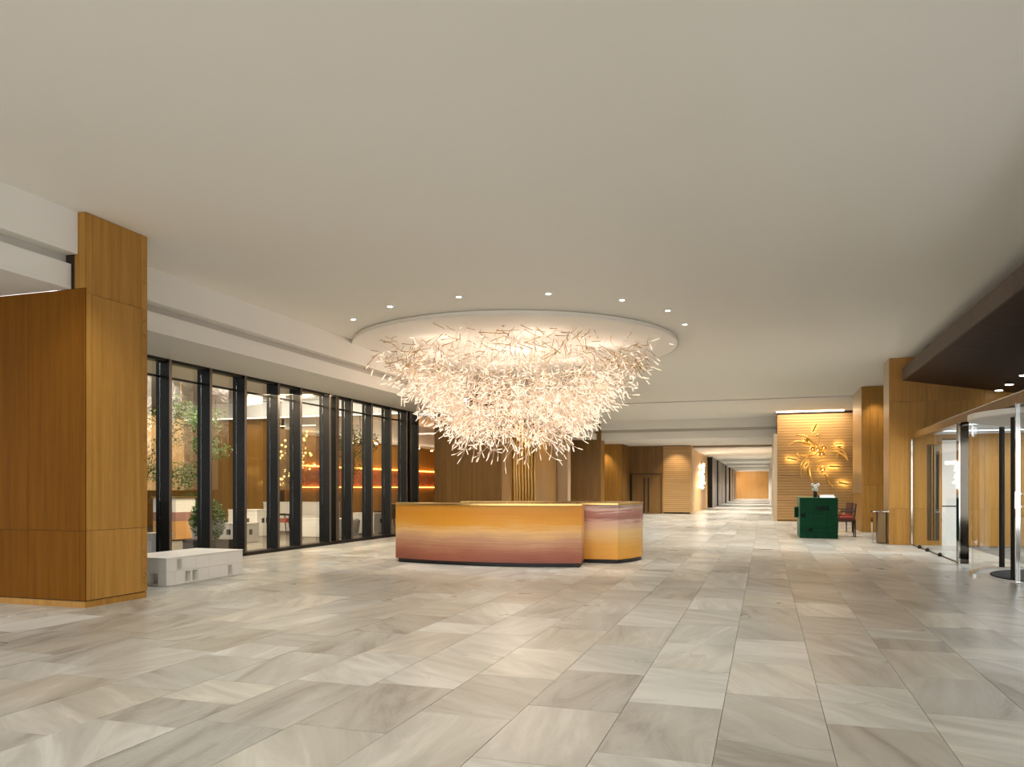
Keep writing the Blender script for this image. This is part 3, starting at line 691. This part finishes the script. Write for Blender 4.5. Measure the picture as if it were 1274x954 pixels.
# armchair, dining sets
def armchair(x, y, rot, label, mat=RED):
    t = thing('armchair', (x, y, 0), label, 'chair'); t.rotation_euler = (0, 0, rot)
    def P(mb, nm, mt): o = bpy.data.objects.new(nm, mb.mesh(nm, mt)); COL.objects.link(o); o.parent = t; return o
    P(MB().box(-.28, .28, -.26, .26, .34, .46), 'seat', mat)
    P(MB().quadbox([(-.28,.20,.46),(.28,.20,.46),(.28,.28,.46),(-.28,.28,.46),(-.26,.28,.86),(.26,.28,.86),(.26,.34,.84),(-.26,.34,.84)]), 'backrest', mat)
    for s in (-1, 1): P(MB().box(s*.30-.03, s*.30+.03, -.24, .26, .56, .61).box(s*.30-.02, s*.30+.02, -.24, -.20, .34, .56), 'armrest', DKWOOD)
    for sx in (-1, 1):
        for sy in (-1, 1): P(MB().tube([(sx*.25, sy*.22, .34), (sx*.28, sy*.25, 0)], [.022, .014], 6), 'leg', DKWOOD)
    return t
armchair(-14.4, 20.9, 2.4, 'red armchair in front of the white restaurant counter')
def table(x, y, label, w_=.7):
    t = thing('dining_table', (x, y, 0), label, 'table')
    MB().box(x-w_/2, x+w_/2, y-w_/2, y+w_/2, .72, .75).obj('tabletop', OAK_LT, t)
    MB().lathe([(.03, .02), (.03, .72)], x, y, 8).obj('leg', BLACK, t); MB().lathe([(.22, 0), (.22, .02)], x, y, 16).obj('base', BLACK, t)
table(-11.9, 24.9, 'small dining table behind the window wall near the dark pier')
table(-12.5, 27.2, 'small dining table deepest in the restaurant beyond the first')
armchair(-12.72, 24.7, -1.57, 'dark armchair at the nearer dining table', DKWOOD)
armchair(-13.32, 27.3, -1.57, 'dark armchair at the farther dining table', DKWOOD)
armchair(-11.9, 26.4, .2, 'dark armchair between the two dining tables', DKWOOD)
# plants
LEAF = plain('leaf_green', (.045, .12, .018), .5); LEAFD = plain('leaf_dark', (.03, .07, .02), .5); BARK = plain('bark', (.10, .07, .04), .8)
def foliage(m, c, r, n, seed, size=.07):
    rr = random.Random(seed)
    for _ in range(n):
        d = Vector((rr.gauss(0, 1), rr.gauss(0, 1), rr.gauss(0, 1))).normalized()*rr.random()**.4
        p = Vector(c)+Vector((d.x*r[0], d.y*r[1], d.z*r[2]))
        a = Vector((rr.gauss(0, 1), rr.gauss(0, 1), rr.gauss(0, .6))).normalized(); b = a.cross(Vector((rr.gauss(0, 1), rr.gauss(0, 1), rr.gauss(0, 1)))).normalized()
        s = size*rr.uniform(.6, 1.3); n0 = len(m.v)
        m.v += [tuple(p-a*s), tuple(p+b*s*.35), tuple(p+a*s), tuple(p-b*s*.35)]; m.f.append((n0, n0+1, n0+2, n0+3)); m.mi.append(0)
def tree(x, y, label, lean, seed):
    t = thing('potted_tree', (x, y, 0), label, 'tree')
    MB().lathe([(.22, 0), (.28, .45), (.26, .45)], x, y, 16).obj('pot', STONE, t)
    tp = Vector((x+lean, y, 3.0)); m = MB().tube([(x, y, .4), (x+lean*.3, y, 1.3), (x+lean*.7, y+.05, 2.2), tp], [.04, .035, .025, .012], 6)
    rr = random.Random(seed); f = MB()
    for k in range(14):
        h = rr.uniform(.35, 1); p = Vector((x, y, .4)).lerp(tp, h); q = p+Vector((rr.uniform(-.5, .5), rr.uniform(-.5, .5), rr.uniform(.1, .4)))
        m.tube([p, (p+q)/2+Vector((0, 0, .05)), q], [.015, .01, .005], 4); foliage(f, q, (.32, .32, .22), 190, seed*50+k, .034)
    m.obj('trunk', BARK, t); f.obj('foliage', LEAF, t, 'stuff')
tree(-12.4, 13.6, 'leafy tree in a stone pot behind the second window fin', .3, 1)
tree(-12.9, 15.6, 'leafy tree in a stone pot behind the fourth window fin', -.2, 2)
tree(-11.9, 20.9, 'slim leafy tree behind the middle of the window wall', .1, 3)
def hedge(x, y, r, h, label, seed):
    t = thing('planter_bush', (x, y, 0), label, 'plant')
    MB().box(x-r, x+r, y-.3, y+.3, 0, .22).obj('planter', DKWOOD, t)
    f = MB(); foliage(f, (x, y, .22+h/2), (r, .35, h/2+.05), 3000, seed, .045); f.obj('foliage', LEAF, t, 'stuff')
hedge(-12.2, 14.9, .45, .9, 'bushy green planter beside the leafy tree behind the glass', 5)
hedge(-16.0, 18.8, .8, 1.0, 'wide green planter behind the banded counter', 6)
hedge(-11.4, 10.9, .4, 1.1, 'dark green planter beside the near oak pier behind glass', 7)
# brass pendants
for k, (x, y, wd) in enumerate(((-13.2, 23.8, 'first'), (-12.6, 26.5, 'second'), (-12.6, 29.8, 'third'), (-13.1, 34.0, 'fourth'))):
    z = 3.0; t = thing('brass_pendant', (x, y, z), '%s brass cluster pendant from the left, above the restaurant tables' % wd, 'lamp', 'brass cluster pendants')
    MB().tube([(x, y, 4.4), (x, y, z)], .01, 6).obj('rod', BRONZE, t)
    rr = random.Random(k)
    for q in range(9):
        px, py, pz = x+rr.uniform(-.6, .6), y+rr.uniform(-.6, .6), z+rr.uniform(-.1, .12)
        b = MB().tube([(x, y, z+.1), (px, py, pz)], .012, 5).lathe([(.02, pz-.02), (.10, pz), (.10, pz+.03), (.02, pz+.05)], px, py, 8).obj('arm', GOLD, t)
        MB().lathe([(.05, pz-.045), (.05, pz-.02)], px, py, 8).obj('bulb', LEDW, b)
t = thing('orchid_spray', (-12.1, 18.4, 0), 'tall spray of glowing yellow blossoms in a slim vase behind glass', 'flowers')
MB().lathe([(.12, 0), (.08, .5), (.11, 1.1), (.08, 1.1)], -12.1, 18.4, 12).obj('vase', BRONZE, t)
rr = random.Random(9); st = MB(); bl = MB()
for k in range(16):
    q = Vector((-12.1+rr.uniform(-.4, .4), 18.4+rr.uniform(-.4, .4), rr.uniform(1.6, 3.1)))
    st.tube([(-12.1, 18.4, 1.05), (-12.1+(q.x+12.1)*.3, 18.4, (q.z+1)/2), q], .008, 4)
    for j in range(3): 
        c = q+Vector((rr.uniform(-.1, .1), rr.uniform(-.1, .1), rr.uniform(-.1, .1))); bl.tube([c+Vector((-.04, 0, 0)), c, c+Vector((.04, 0, .02))], [.005, .04, .005], 5)
st.obj('stem', BARK, t); bl.obj('blossom', plain('yellow_petal', (.75, .55, .18), .5, emit=(1, .75, .3), es=.5), t, 'stuff')

# ------------------------------------------------------------------ white block bench
def blocks(parent, x0, x1, y0, y1, rows, depth, mat, face, inner=HOLE):
    # face 'X': wall of blocks on plane x=x1 facing +X; 'Y': facing -Y on plane y=y0
    for z0, z1, cells in rows:
        for a, b, hole in cells:
            g = .002; m = MB()
            if face == 'X': B = lambda p, q, r, s, w0=x1-depth, w1=x1: m.box(w0, w1, p, q, r, s)
            else: B = lambda p, q, r, s, w0=y0, w1=y0+depth: m.box(p, q, w0, w1, r, s)
            if not hole: B(a+g, b-g, z0+g, z1-g)
            else:
                e = .018
                B(a+g, a+e, z0+g, z1-g); B(b-e, b-g, z0+g, z1-g); B(a+e, b-e, z0+g, z0+e); B(a+e, b-e, z1-e, z1-g)
                if face == 'X': m.box(x1-depth, x1-depth+.01, a+e, b-e, z0+e, z1-e)
                else: m.box(a+e, b-e, y0+depth-.01, y0+depth, z0+e, z1-e)
                for q in range(1, 7): m.mi[-q] = 1
            m.obj('hollow_block' if hole else 'block', [mat, inner], parent)
t = thing('block_bench', (-8.6, 9.95, 0), 'long white bench built of blocks with square holes by the window wall', 'bench')
bx0, bx1, by0, by1 = -9.1, -8.17, 9.1, 10.82
MB().box(bx0+.02, bx1-.13, by0+.13, by1-.02, 0, .385).obj('core', WHITE, t)
blocks(t, bx0, bx1, by0, by1, [
    (.195, .385, [(9.1,9.30,0),(9.30,9.43,1),(9.43,9.72,0),(9.72,10.02,0),(10.02,10.45,0),(10.45,10.82,0)]),
    (.0, .195, [(9.1,9.27,0),(9.27,9.47,0),(9.47,9.62,1),(9.62,9.77,1),(9.77,10.0,0),(10.0,10.23,0),(10.23,10.44,0),(10.44,10.58,1),(10.58,10.82,0)])], .125, WHITE, 'X', SLOTM)
blocks(t, bx0, bx1-.127, by0, by1, [(.195, .385, [(bx0, bx1-.127, 0)]), (0, .195, [(-8.72,-8.51,1),(-8.51,-8.30,1),(bx0,-8.72,0)])], .125, WHITE, 'Y', SLOTM)
MB().box(bx0-.005, bx1+.005, by0-.005, by1+.005, .387, .402).obj('seat_slab', plain('seat_white', (.80, .79, .77), .35), t, bevel=.003)

# ------------------------------------------------------------------ reception desks
def desk_front():
    t = thing('reception_desk', (-4.9, 13.7, 0), 'long bowed front reception desk with orange to mauve sandstone bands', 'desk')
    cx, R = -4.91, 5.0; half = 1.815; a = math.asin(half/R); yb = 13.17+R
    def pt(x, r): return (x, yb-math.sqrt(r*r-(x-cx)**2))
    tilt = .045
    def line(off, x0, x1, n=24): return [(x0+(x1-x0)*k/n-.30*off*(1+(cx-(x0+(x1-x0)*k/n))/4), pt(x0+(x1-x0)*k/n, R)[1]+off) for k in range(n+1)]
    f0 = line(0, -6.73, -3.09)
    back = line(.80, -6.73, -3.09)
    N = 24
    MB().prism(f0+list(reversed(line(.06, -6.73, -3.09))), .075, 1.095).obj('front_cladding', STRATA1, t, smooth=False)
    MB().prism(line(.06, -6.73, -6.67, 1)+list(reversed(line(.80, -6.73, -6.67, 1))), .075, 1.095).obj('end_panel', STRATA1, t)
    MB().prism(line(.06, -3.15, -3.09, 1)+list(reversed(line(.80, -3.15, -3.09, 1))), .075, 1.095).obj('end_panel', STRATA1, t)
    MB().prism(line(.06, -6.67, -3.15)+list(reversed(line(.45, -6.67, -3.15))), .075, .80).obj('carcass', OAK_DK, t)
    MB().prism(line(.07, -6.66, -3.16)+list(reversed(line(.76, -6.66, -3.16))), 0, .075).obj('plinth', PLINTH, t)
    MB().prism(line(-.01, -6.74, -3.08)+list(reversed(line(.82, -6.74, -3.08))), 1.097, 1.125).obj('gold_top', GOLD, t)
    return t
desk_front()
t = thing('reception_desk', (-2.9, 15.4, 0), 'shorter right reception desk with mauve to orange sandstone bands', 'desk')
P = [(-3.35,14.36),(-2.60,14.42),(-2.40,14.85),(-2.31,15.2),(-2.30,15.5),(-2.36,15.9),(-2.55,16.4),(-2.85,16.9),(-3.5,16.5),(-3.25,16.0),(-3.1,15.5),(-3.35,15.0)]
def inset(P, d):
    cx = sum(p[0] for p in P)/len(P); cy = sum(p[1] for p in P)/len(P)
    return [(p[0]+(cx-p[0])*d, p[1]+(cy-p[1])*d) for p in P]
MB().prism(P, .075, 1.095).obj('cladding', STRATA2, t)
MB().prism(inset(P, .08), 0, .075).obj('plinth', PLINTH, t)
MB().prism(inset(P, -.02), 1.097, 1.125).obj('gold_top', GOLD, t)
t = thing('back_counter', (-4.8, 16.9, 0), 'low gold-topped counter closing the desk ring at the back', 'counter')
def cl(off, x0, x1, n=20): return [(x0+(x1-x0)*k/n, 16.15+off+.55*math.sin(PI*(x0+(x1-x0)*k/n+6.8)/3.9*.9)) for k in range(n+1)]
MB().prism(cl(.55, -6.5, -3.55)+list(reversed(cl(.60, -6.5, -3.55))), .05, 1.07).obj('outer_panel', STRATA2, t)
MB().prism(cl(0, -6.5, -3.55)+list(reversed(cl(.56, -6.5, -3.55))), 1.092, 1.112).obj('gold_top', GOLD, t)
MB().prism(cl(.02, -6.5, -3.55)+list(reversed(cl(.54, -6.5, -3.55))), .98, .995).obj('inner_shelf', OAK_DK, t)
MB().prism(cl(.02, -6.5, -3.55)+list(reversed(cl(.54, -6.5, -3.55))), .05, .98).obj('carcass', OAK_DK, t)
MB().prism(cl(.08, -6.45, -3.6)+list(reversed(cl(.52, -6.45, -3.6))), 0, .05).obj('plinth', PLINTH, t)
for k in range(7):
    x = -6.48+k*.48; MB().prism(cl(.01, x, x+.025, 1)+list(reversed(cl(.5, x, x+.025, 1))), .995, 1.092).obj('divider', GOLD, t)

# ------------------------------------------------------------------ chandelier
CX, CY = -5.42, 16.9; DR = 3.64
ch = thing('chandelier', (CX, CY, CZ), 'huge funnel chandelier of glowing glass rods above the reception desk', 'chandelier')
MB().lathe([(DR-.03, CZ-.004), (DR, CZ-.02), (DR, CZ-.075), (DR-.03, CZ-.09), (DR-.10, CZ-.085), (DR-.12, CZ-.06), (.0, CZ-.055)], CX, CY, 96).obj('ceiling_disc', DISC, ch, smooth=False)
MB().lathe([(DR+.004, CZ-.078), (DR+.008, CZ-.090), (DR-.02, CZ-.096), (DR-.03, CZ-.092)], CX, CY, 96).obj('rim', PLASTER_W, ch, smooth=True)
prof = [(4.56, 3.2), (4.42, 2.95), (4.2, 2.55), (3.9, 2.25), (3.58, 1.95), (3.25, 1.58), (2.95, 1.26), (2.65, 1.02), (2.5, .85), (2.3, .6)]
def rad(z):
    for (z0, r0), (z1, r1) in zip(prof, prof[1:]):
        if z1 <= z <= z0: return r1+(r0-r1)*(z-z1)/(z0-z1)
    return prof[0][1] if z > prof[0][0] else prof[-1][1]
rr = random.Random(21)
def rod_geo(m, o, d, ln, bend, tipr=.020, sh=.005):
    d = d.normalized(); side = d.cross(Vector((rr.gauss(0,1), rr.gauss(0,1), rr.gauss(0,1)))).normalized()
    P = []
    for k in range(6):
        s = k/5; P.append(o+d*ln*s+side*bend*ln*math.sin(s*PI*.9)*1.0)
    m.m = 0; m.tube(P[:5], sh, 4)
    m.m = 1; m.tube([P[4], P[4].lerp(P[5], .4), P[5]], [sh, tipr, tipr*.8], 5); m.m = 0
ROD_VARS = []
for k in range(14):
    m = MB(); rod_geo(m, Vector((0,0,0)), Vector((0, 0, -1)), rr.uniform(.45, .75), rr.uniform(.08, .26), rr.uniform(.010, .015)); ROD_VARS.append(m.mesh('glass_rod', [ROD, TIP]))
def rod_pos(outer):
    while True:
        z = 2.50+2.03*rr.random()
        if rr.random() < (.30 if z > 4.25 else .6 if z > 4.05 else 1 if z > 3.1 else .55 if z > 2.8 else .30): break
    R = rad(z); th = rr.random()*2*PI
    r = R*(1-(.07 if outer else .42)*rr.random()**1.3)+rr.gauss(0, .05)
    return Vector((CX+r*math.cos(th), CY+r*math.sin(th), z)), th, z
def rod_dir(th, z):
    out = Vector((math.cos(th), math.sin(th), 0)); tan = Vector((-math.sin(th), math.cos(th), 0))
    return (out*rr.gauss(.45, .5)+tan*rr.gauss(0, .8)+Vector((0, 0, rr.gauss(-.45, .6)))).normalized()
for k in range(299):
    p, th, z = rod_pos(True)
    if math.sin(th-math.pi) < -.2 and rr.random() < .6: th2 = -th
    d = rod_dir(th, z); o = bpy.data.objects.new('glass_rod', rr.choice(ROD_VARS)); COL.objects.link(o); o.parent = ch
    o.location = p-Vector((CX, CY, CZ)); o.rotation_mode = 'QUATERNION'; o.rotation_quaternion = Vector((0, 0, -1)).rotation_difference(d) @ Matrix.Rotation(rr.random()*6, 3, 'Z').to_quaternion()
m = MB()
for k in range(1800):
    p, th, z = rod_pos(rr.random() < .45); rod_geo(m, p, rod_dir(th, z), rr.uniform(.42, .80), rr.uniform(.08, .30), rr.uniform(.008, .013))
for k in range(330):
    z = rr.uniform(2.62, 4.35); th = rr.random()*2*PI; r = rad(z)*rr.uniform(1.0, 1.14)
    out = Vector((math.cos(th), math.sin(th), rr.gauss(-.5, .5))); d = (out+Vector((rr.gauss(0, .4), rr.gauss(0, .4), 0))).normalized()
    rod_geo(m, Vector((CX+r*math.cos(th), CY+r*math.sin(th), z)), d, rr.uniform(.3, .6), rr.uniform(.1, .3), rr.uniform(.012, .018))
m.obj('glass_rod', [ROD, TIP], ch, 'stuff')
m = MB()
for k in range(420):
    z = rr.uniform(4.12, 4.5); R = rad(z)*rr.uniform(.75, 1.08); th = rr.random()*2*PI
    p = Vector((CX+R*math.cos(th), CY+R*math.sin(th), z)); d = rod_dir(th, z); q = p+d*rr.uniform(.2, .45); q.z = min(q.z, 4.55)
    m.tube([p, (p+q)/2+Vector((rr.uniform(-.05, .05), rr.uniform(-.05, .05), 0)), q], [.005, .006, .009], 4)
m.obj('gold_twig', RODG, ch, 'stuff')
m = MB()
for k in range(60):
    z = rr.uniform(3.2, 4.3); R = rad(z)*rr.uniform(.3, .95); th = rr.random()*2*PI
    m.tube([(CX+R*math.cos(th), CY+R*math.sin(th), CZ-.06), (CX+R*math.cos(th), CY+R*math.sin(th), z)], .003, 4)
m.obj('suspension_wire', CHAMP, ch, 'stuff')
lamp('chandelier_light', 'POINT', (CX, CY, 4.0), 16, CHW, .5)
lamp('chandelier_light', 'POINT', (CX, CY, 3.4), 18, CHW, .5)
lamp('chandelier_light', 'POINT', (CX, CY, 2.7), 8, CHW, .4)
for k in range(6):
    a = k*PI/3; lamp('chandelier_light', 'POINT', (CX+2.0*math.cos(a), CY+2.0*math.sin(a), 4.12), 6, CHW, .3)

names = ('leftmost', 'second', 'third', 'fourth', 'fifth', 'sixth', 'rightmost')
for k, (x, y) in enumerate(((-7.51, 13.28), (-6.36, 12.54), (-4.93, 12.27), (-3.43, 12.53), (-2.34, 13.35), (-1.68, 14.39), (-1.5, 15.72))):
    t = thing('downlight', (x, y, CZ), '%s small ceiling downlight counted left to right around the chandelier disc' % names[k], 'downlight', 'downlights around the chandelier disc')
    MB().lathe([(.075, CZ), (.075, CZ-.008), (.055, CZ-.010), (.05, CZ-.004)], x, y, 20).obj('trim_ring', PLASTER_W, t)
    MB().lathe([(.038, CZ-.005), (.034, CZ-.012)], x, y, 14).obj('lens', DOT, t)
    lamp('downlight_beam', 'SPOT', (x, y, CZ-.03), 120, NEUT, .05, aim=(x*.7+CX*.3, y*.6+14.2*.4, 0), angle=62)

# ------------------------------------------------------------------ green block desk, chair, vase
t = thing('concierge_desk', (1.43, 24.4, 0), 'square green block desk with small black holes before the art wall', 'desk')
gx0, gx1, gy0, gy1, gh = .94, 1.94, 23.42, 25.4, 1.13
MB().box(gx0+.06, gx1-.04, gy0+.10, gy1, .02, gh-.02).obj('core', HOLE, t)
A = gx0
rows = [(.0, .17, [(A, A+.17, 0), (A+.17, A+.36, 0), (A+.36, A+.7, 0), (A+.7, A+1.0, 0)]),
        (.17, .30, [(A, A+.17, 0), (A+.21, A+.34, 1), (A+.17, A+.21, 0), (A+.34, A+.7, 0), (A+.7, A+1.0, 0)]),
        (.30, .57, [(A, A+.17, 0), (A+.17, A+.36, 0), (A+.36, A+.7, 0), (A+.7, A+1.0, 0)]),
        (.57, .70, [(A, A+.02, 0), (A+.02, A+.16, 1), (A+.16, A+.36, 0), (A+.36, A+.7, 0), (A+.7, A+1.0, 0)]),
        (.70, .77, [(A, A+.17, 0), (A+.17, A+.36, 0), (A+.36, A+.7, 0), (A+.7, A+1.0, 0)]),
        (.77, .91, [(A, A+.17, 0), (A+.17, A+.42, 0), (A+.42, A+.59, 1), (A+.60, A+.77, 1), (A+.77, A+1.0, 0)]),
        (.91, gh, [(A, A+.17, 0), (A+.17, A+.42, 0), (A+.42, A+.77, 0), (A+.77, A+1.0, 0)])]
blocks(t, gx0, gx1, gy0, gy1, rows, .09, GREEN, 'Y')
# left side wall in lighter gloss
for z0, z1 in ((0, .3), (.3, .7), (.7, gh)):
    for a, b in ((gy0+.092, 24.1), (24.1, 24.8), (24.8, gy1)):
        MB().box(gx0, gx0+.055, a+.002, b-.002, z0+.002, z1-.002).obj('block', GREEN_L, t)
MB().box(gx0-.003, gx1+.003, gy0-.003, gy1+.003, gh, gh+.012).obj('top', GREEN_L, t)
for y in (24.3,): MB().box(gx0-.10, gx0-.003, y, y+.5, .55, .85).obj('side_box', GREEN, t)
t = thing('flower_vase', (1.38, 24.0, gh+.012), 'slim dark vase with white orchids on the green desk', 'vase')
MB().lathe([(.05, gh+.012), (.055, gh+.10), (.045, gh+.20), (.04, gh+.205)], 1.38, 24.0, 14).obj('vase', DKWOOD, t, smooth=True)
m = MB(); r2 = random.Random(5)
for k in range(9):
    q = Vector((1.38+r2.uniform(-.07, .09), 24.0+r2.uniform(-.06, .06), gh+r2.uniform(.22, .38))); m.tube([(1.38, 24.0, gh+.18), q], .005, 4)
    b = MB()
    for j in range(5):
        a = j*2*PI/5; b.tube([q, q+Vector((.035*math.cos(a), -.01, .035*math.sin(a))), q+Vector((.055*math.cos(a), 0, .055*math.sin(a)))], [.008, .022, .004], 5)
    b.obj('orchid', plain('orchid_white', (.85, .84, .80), .5) if k == 0 else bpy.data.materials['orchid_white'], t)
m.obj('stem', LEAF, t)
t = thing('display_book', (1.66, 23.8, gh+.012), 'silver slanted folder lying on top of the green desk', 'folder')
z = gh+.013; MB().quadbox([(1.47,23.6,z),(1.88,23.6,z),(1.88,23.95,z),(1.47,23.95,z),(1.49,23.62,z+.02),(1.87,23.62,z+.02),(1.87,23.93,z+.075),(1.49,23.93,z+.075)]).obj('cover', LAPTOP, t)
MB().box(1.44, 1.47, 23.6, 23.95, z, z+.05).obj('spine', BLACK, t)
BACKM = plain('brown_leather', (.10, .04, .02), .5)
def side_chair(x, y, label, rot, mat=RED):
    t = thing('counter_chair', (x, y, 0), label, 'chair'); t.rotation_euler = (0, 0, rot)
    def Q(mb, nm, mt): o = bpy.data.objects.new(nm, mb.mesh(nm, mt)); COL.objects.link(o); o.parent = t
    Q(MB().box(-.24, .24, -.24, .24, .50, .57), 'seat', mat)
    Q(MB().quadbox([(.19,-.23,.57),(.24,-.23,.57),(.24,.23,.57),(.19,.23,.57),(.24,-.22,.95),(.28,-.22,.95),(.28,.22,.95),(.24,.22,.95)]), 'backrest', BACKM)
    Q(MB().box(-.25, .25, -.25, .25, .46, .50), 'seat_frame', DKWOOD)
    for sx in (-1, 1):
        for sy in (-1, 1): Q(MB().tube([(sx*.23, sy*.22, .47), (sx*.24, sy*.23, 0)], [.024, .017], 6), 'leg', DKWOOD)
    for sy in (-1, 1): Q(MB().tube([(-.2, sy*.24, .57), (-.1, sy*.25, .74), (.22, sy*.24, .74)], .015, 6), 'armrest', DKWOOD)
    return t
side_chair(2.24, 24.6, 'dark wood chair with red seat on the right of the green desk', 0)
side_chair(2.35, 27.0, 'second dark chair with red seat standing by the oak column', .3)

# ------------------------------------------------------------------ lighting of the rooms
# added fill spots without fixtures, in rows behind the camera and along the lobby
def rspot(x, y, e, ang=85, aim=None, color=NEUT, z=CZ-.02): lamp('unseen_spot', 'SPOT', (x, y, z), e, color, .08, aim=aim or (x, y, 0), angle=ang)
for x in (-6.0, -3, 0):
    for y in (-5, -1.5, 2.0, 6.0): rspot(x, y, 105, 130)
for x in (-4.5, -.5):
    rspot(x, 9.8, 150, 120)
for y in (19.5, 24.5, 31.5):
    for x in (-4.5, -1.2, 1.8): rspot(x, y, 330, 120)
rspot(-4.5, 35, 650, 140); rspot(-1.0, 35, 650, 140); rspot(-4.5, 31, 500, 140); rspot(-5.0, 40.5, 400, 130, z=3.72); rspot(-1.5, 40.5, 400, 130, z=3.72)
rspot(1.6, 26.5, 130, 80); rspot(1.7, 31.5, 160, 90)
for y in (48, 58, 70, 82, 94, 104): rspot(-1.7, y, 800, 140, z=3.54)
rspot(-2.9, 50, 160, 70, aim=(-3.85, 50, 2.0), z=3.58, color=WARM); rspot(-1.7, 105, 80, 90, aim=(-1.7, 108, 1.9), z=3.58, color=WARM)
# wall washers
rspot(-7.0, 24.6, 70, 60, aim=(-7.8, 24.8, 2.0), color=WARM, z=4.5); rspot(-7.0, 27.6, 90, 60, aim=(-7.8, 27.8, 2.0), color=WARM, z=4.5)
rspot(-8.2, 40.4, 60, 70, aim=(-8.1, 41.0, 2.2), color=WARM, z=3.7); rspot(-4.6, 42.5, 70, 80, aim=(-4.6, 43.5, 2.0), color=WARM, z=3.7)
rspot(3.3, 26.5, 60, 60, aim=(3.3, 27.1, 3.0), color=WARM); rspot(2.5, 28.3, 60, 60, aim=(2.95, 28.3, 2.6), color=WARM)
rspot(-6.6, 6.1, 60, 60, aim=(-7.6, 7.2, 1.8), color=NEUT)
for y in (10, 13, 16, 19): rspot(-9.6, y, 110, 100, z=3.72)
rspot(-9.3, 4.6, 150, 70, aim=(-8.9, 4.9, 0), z=3.66)
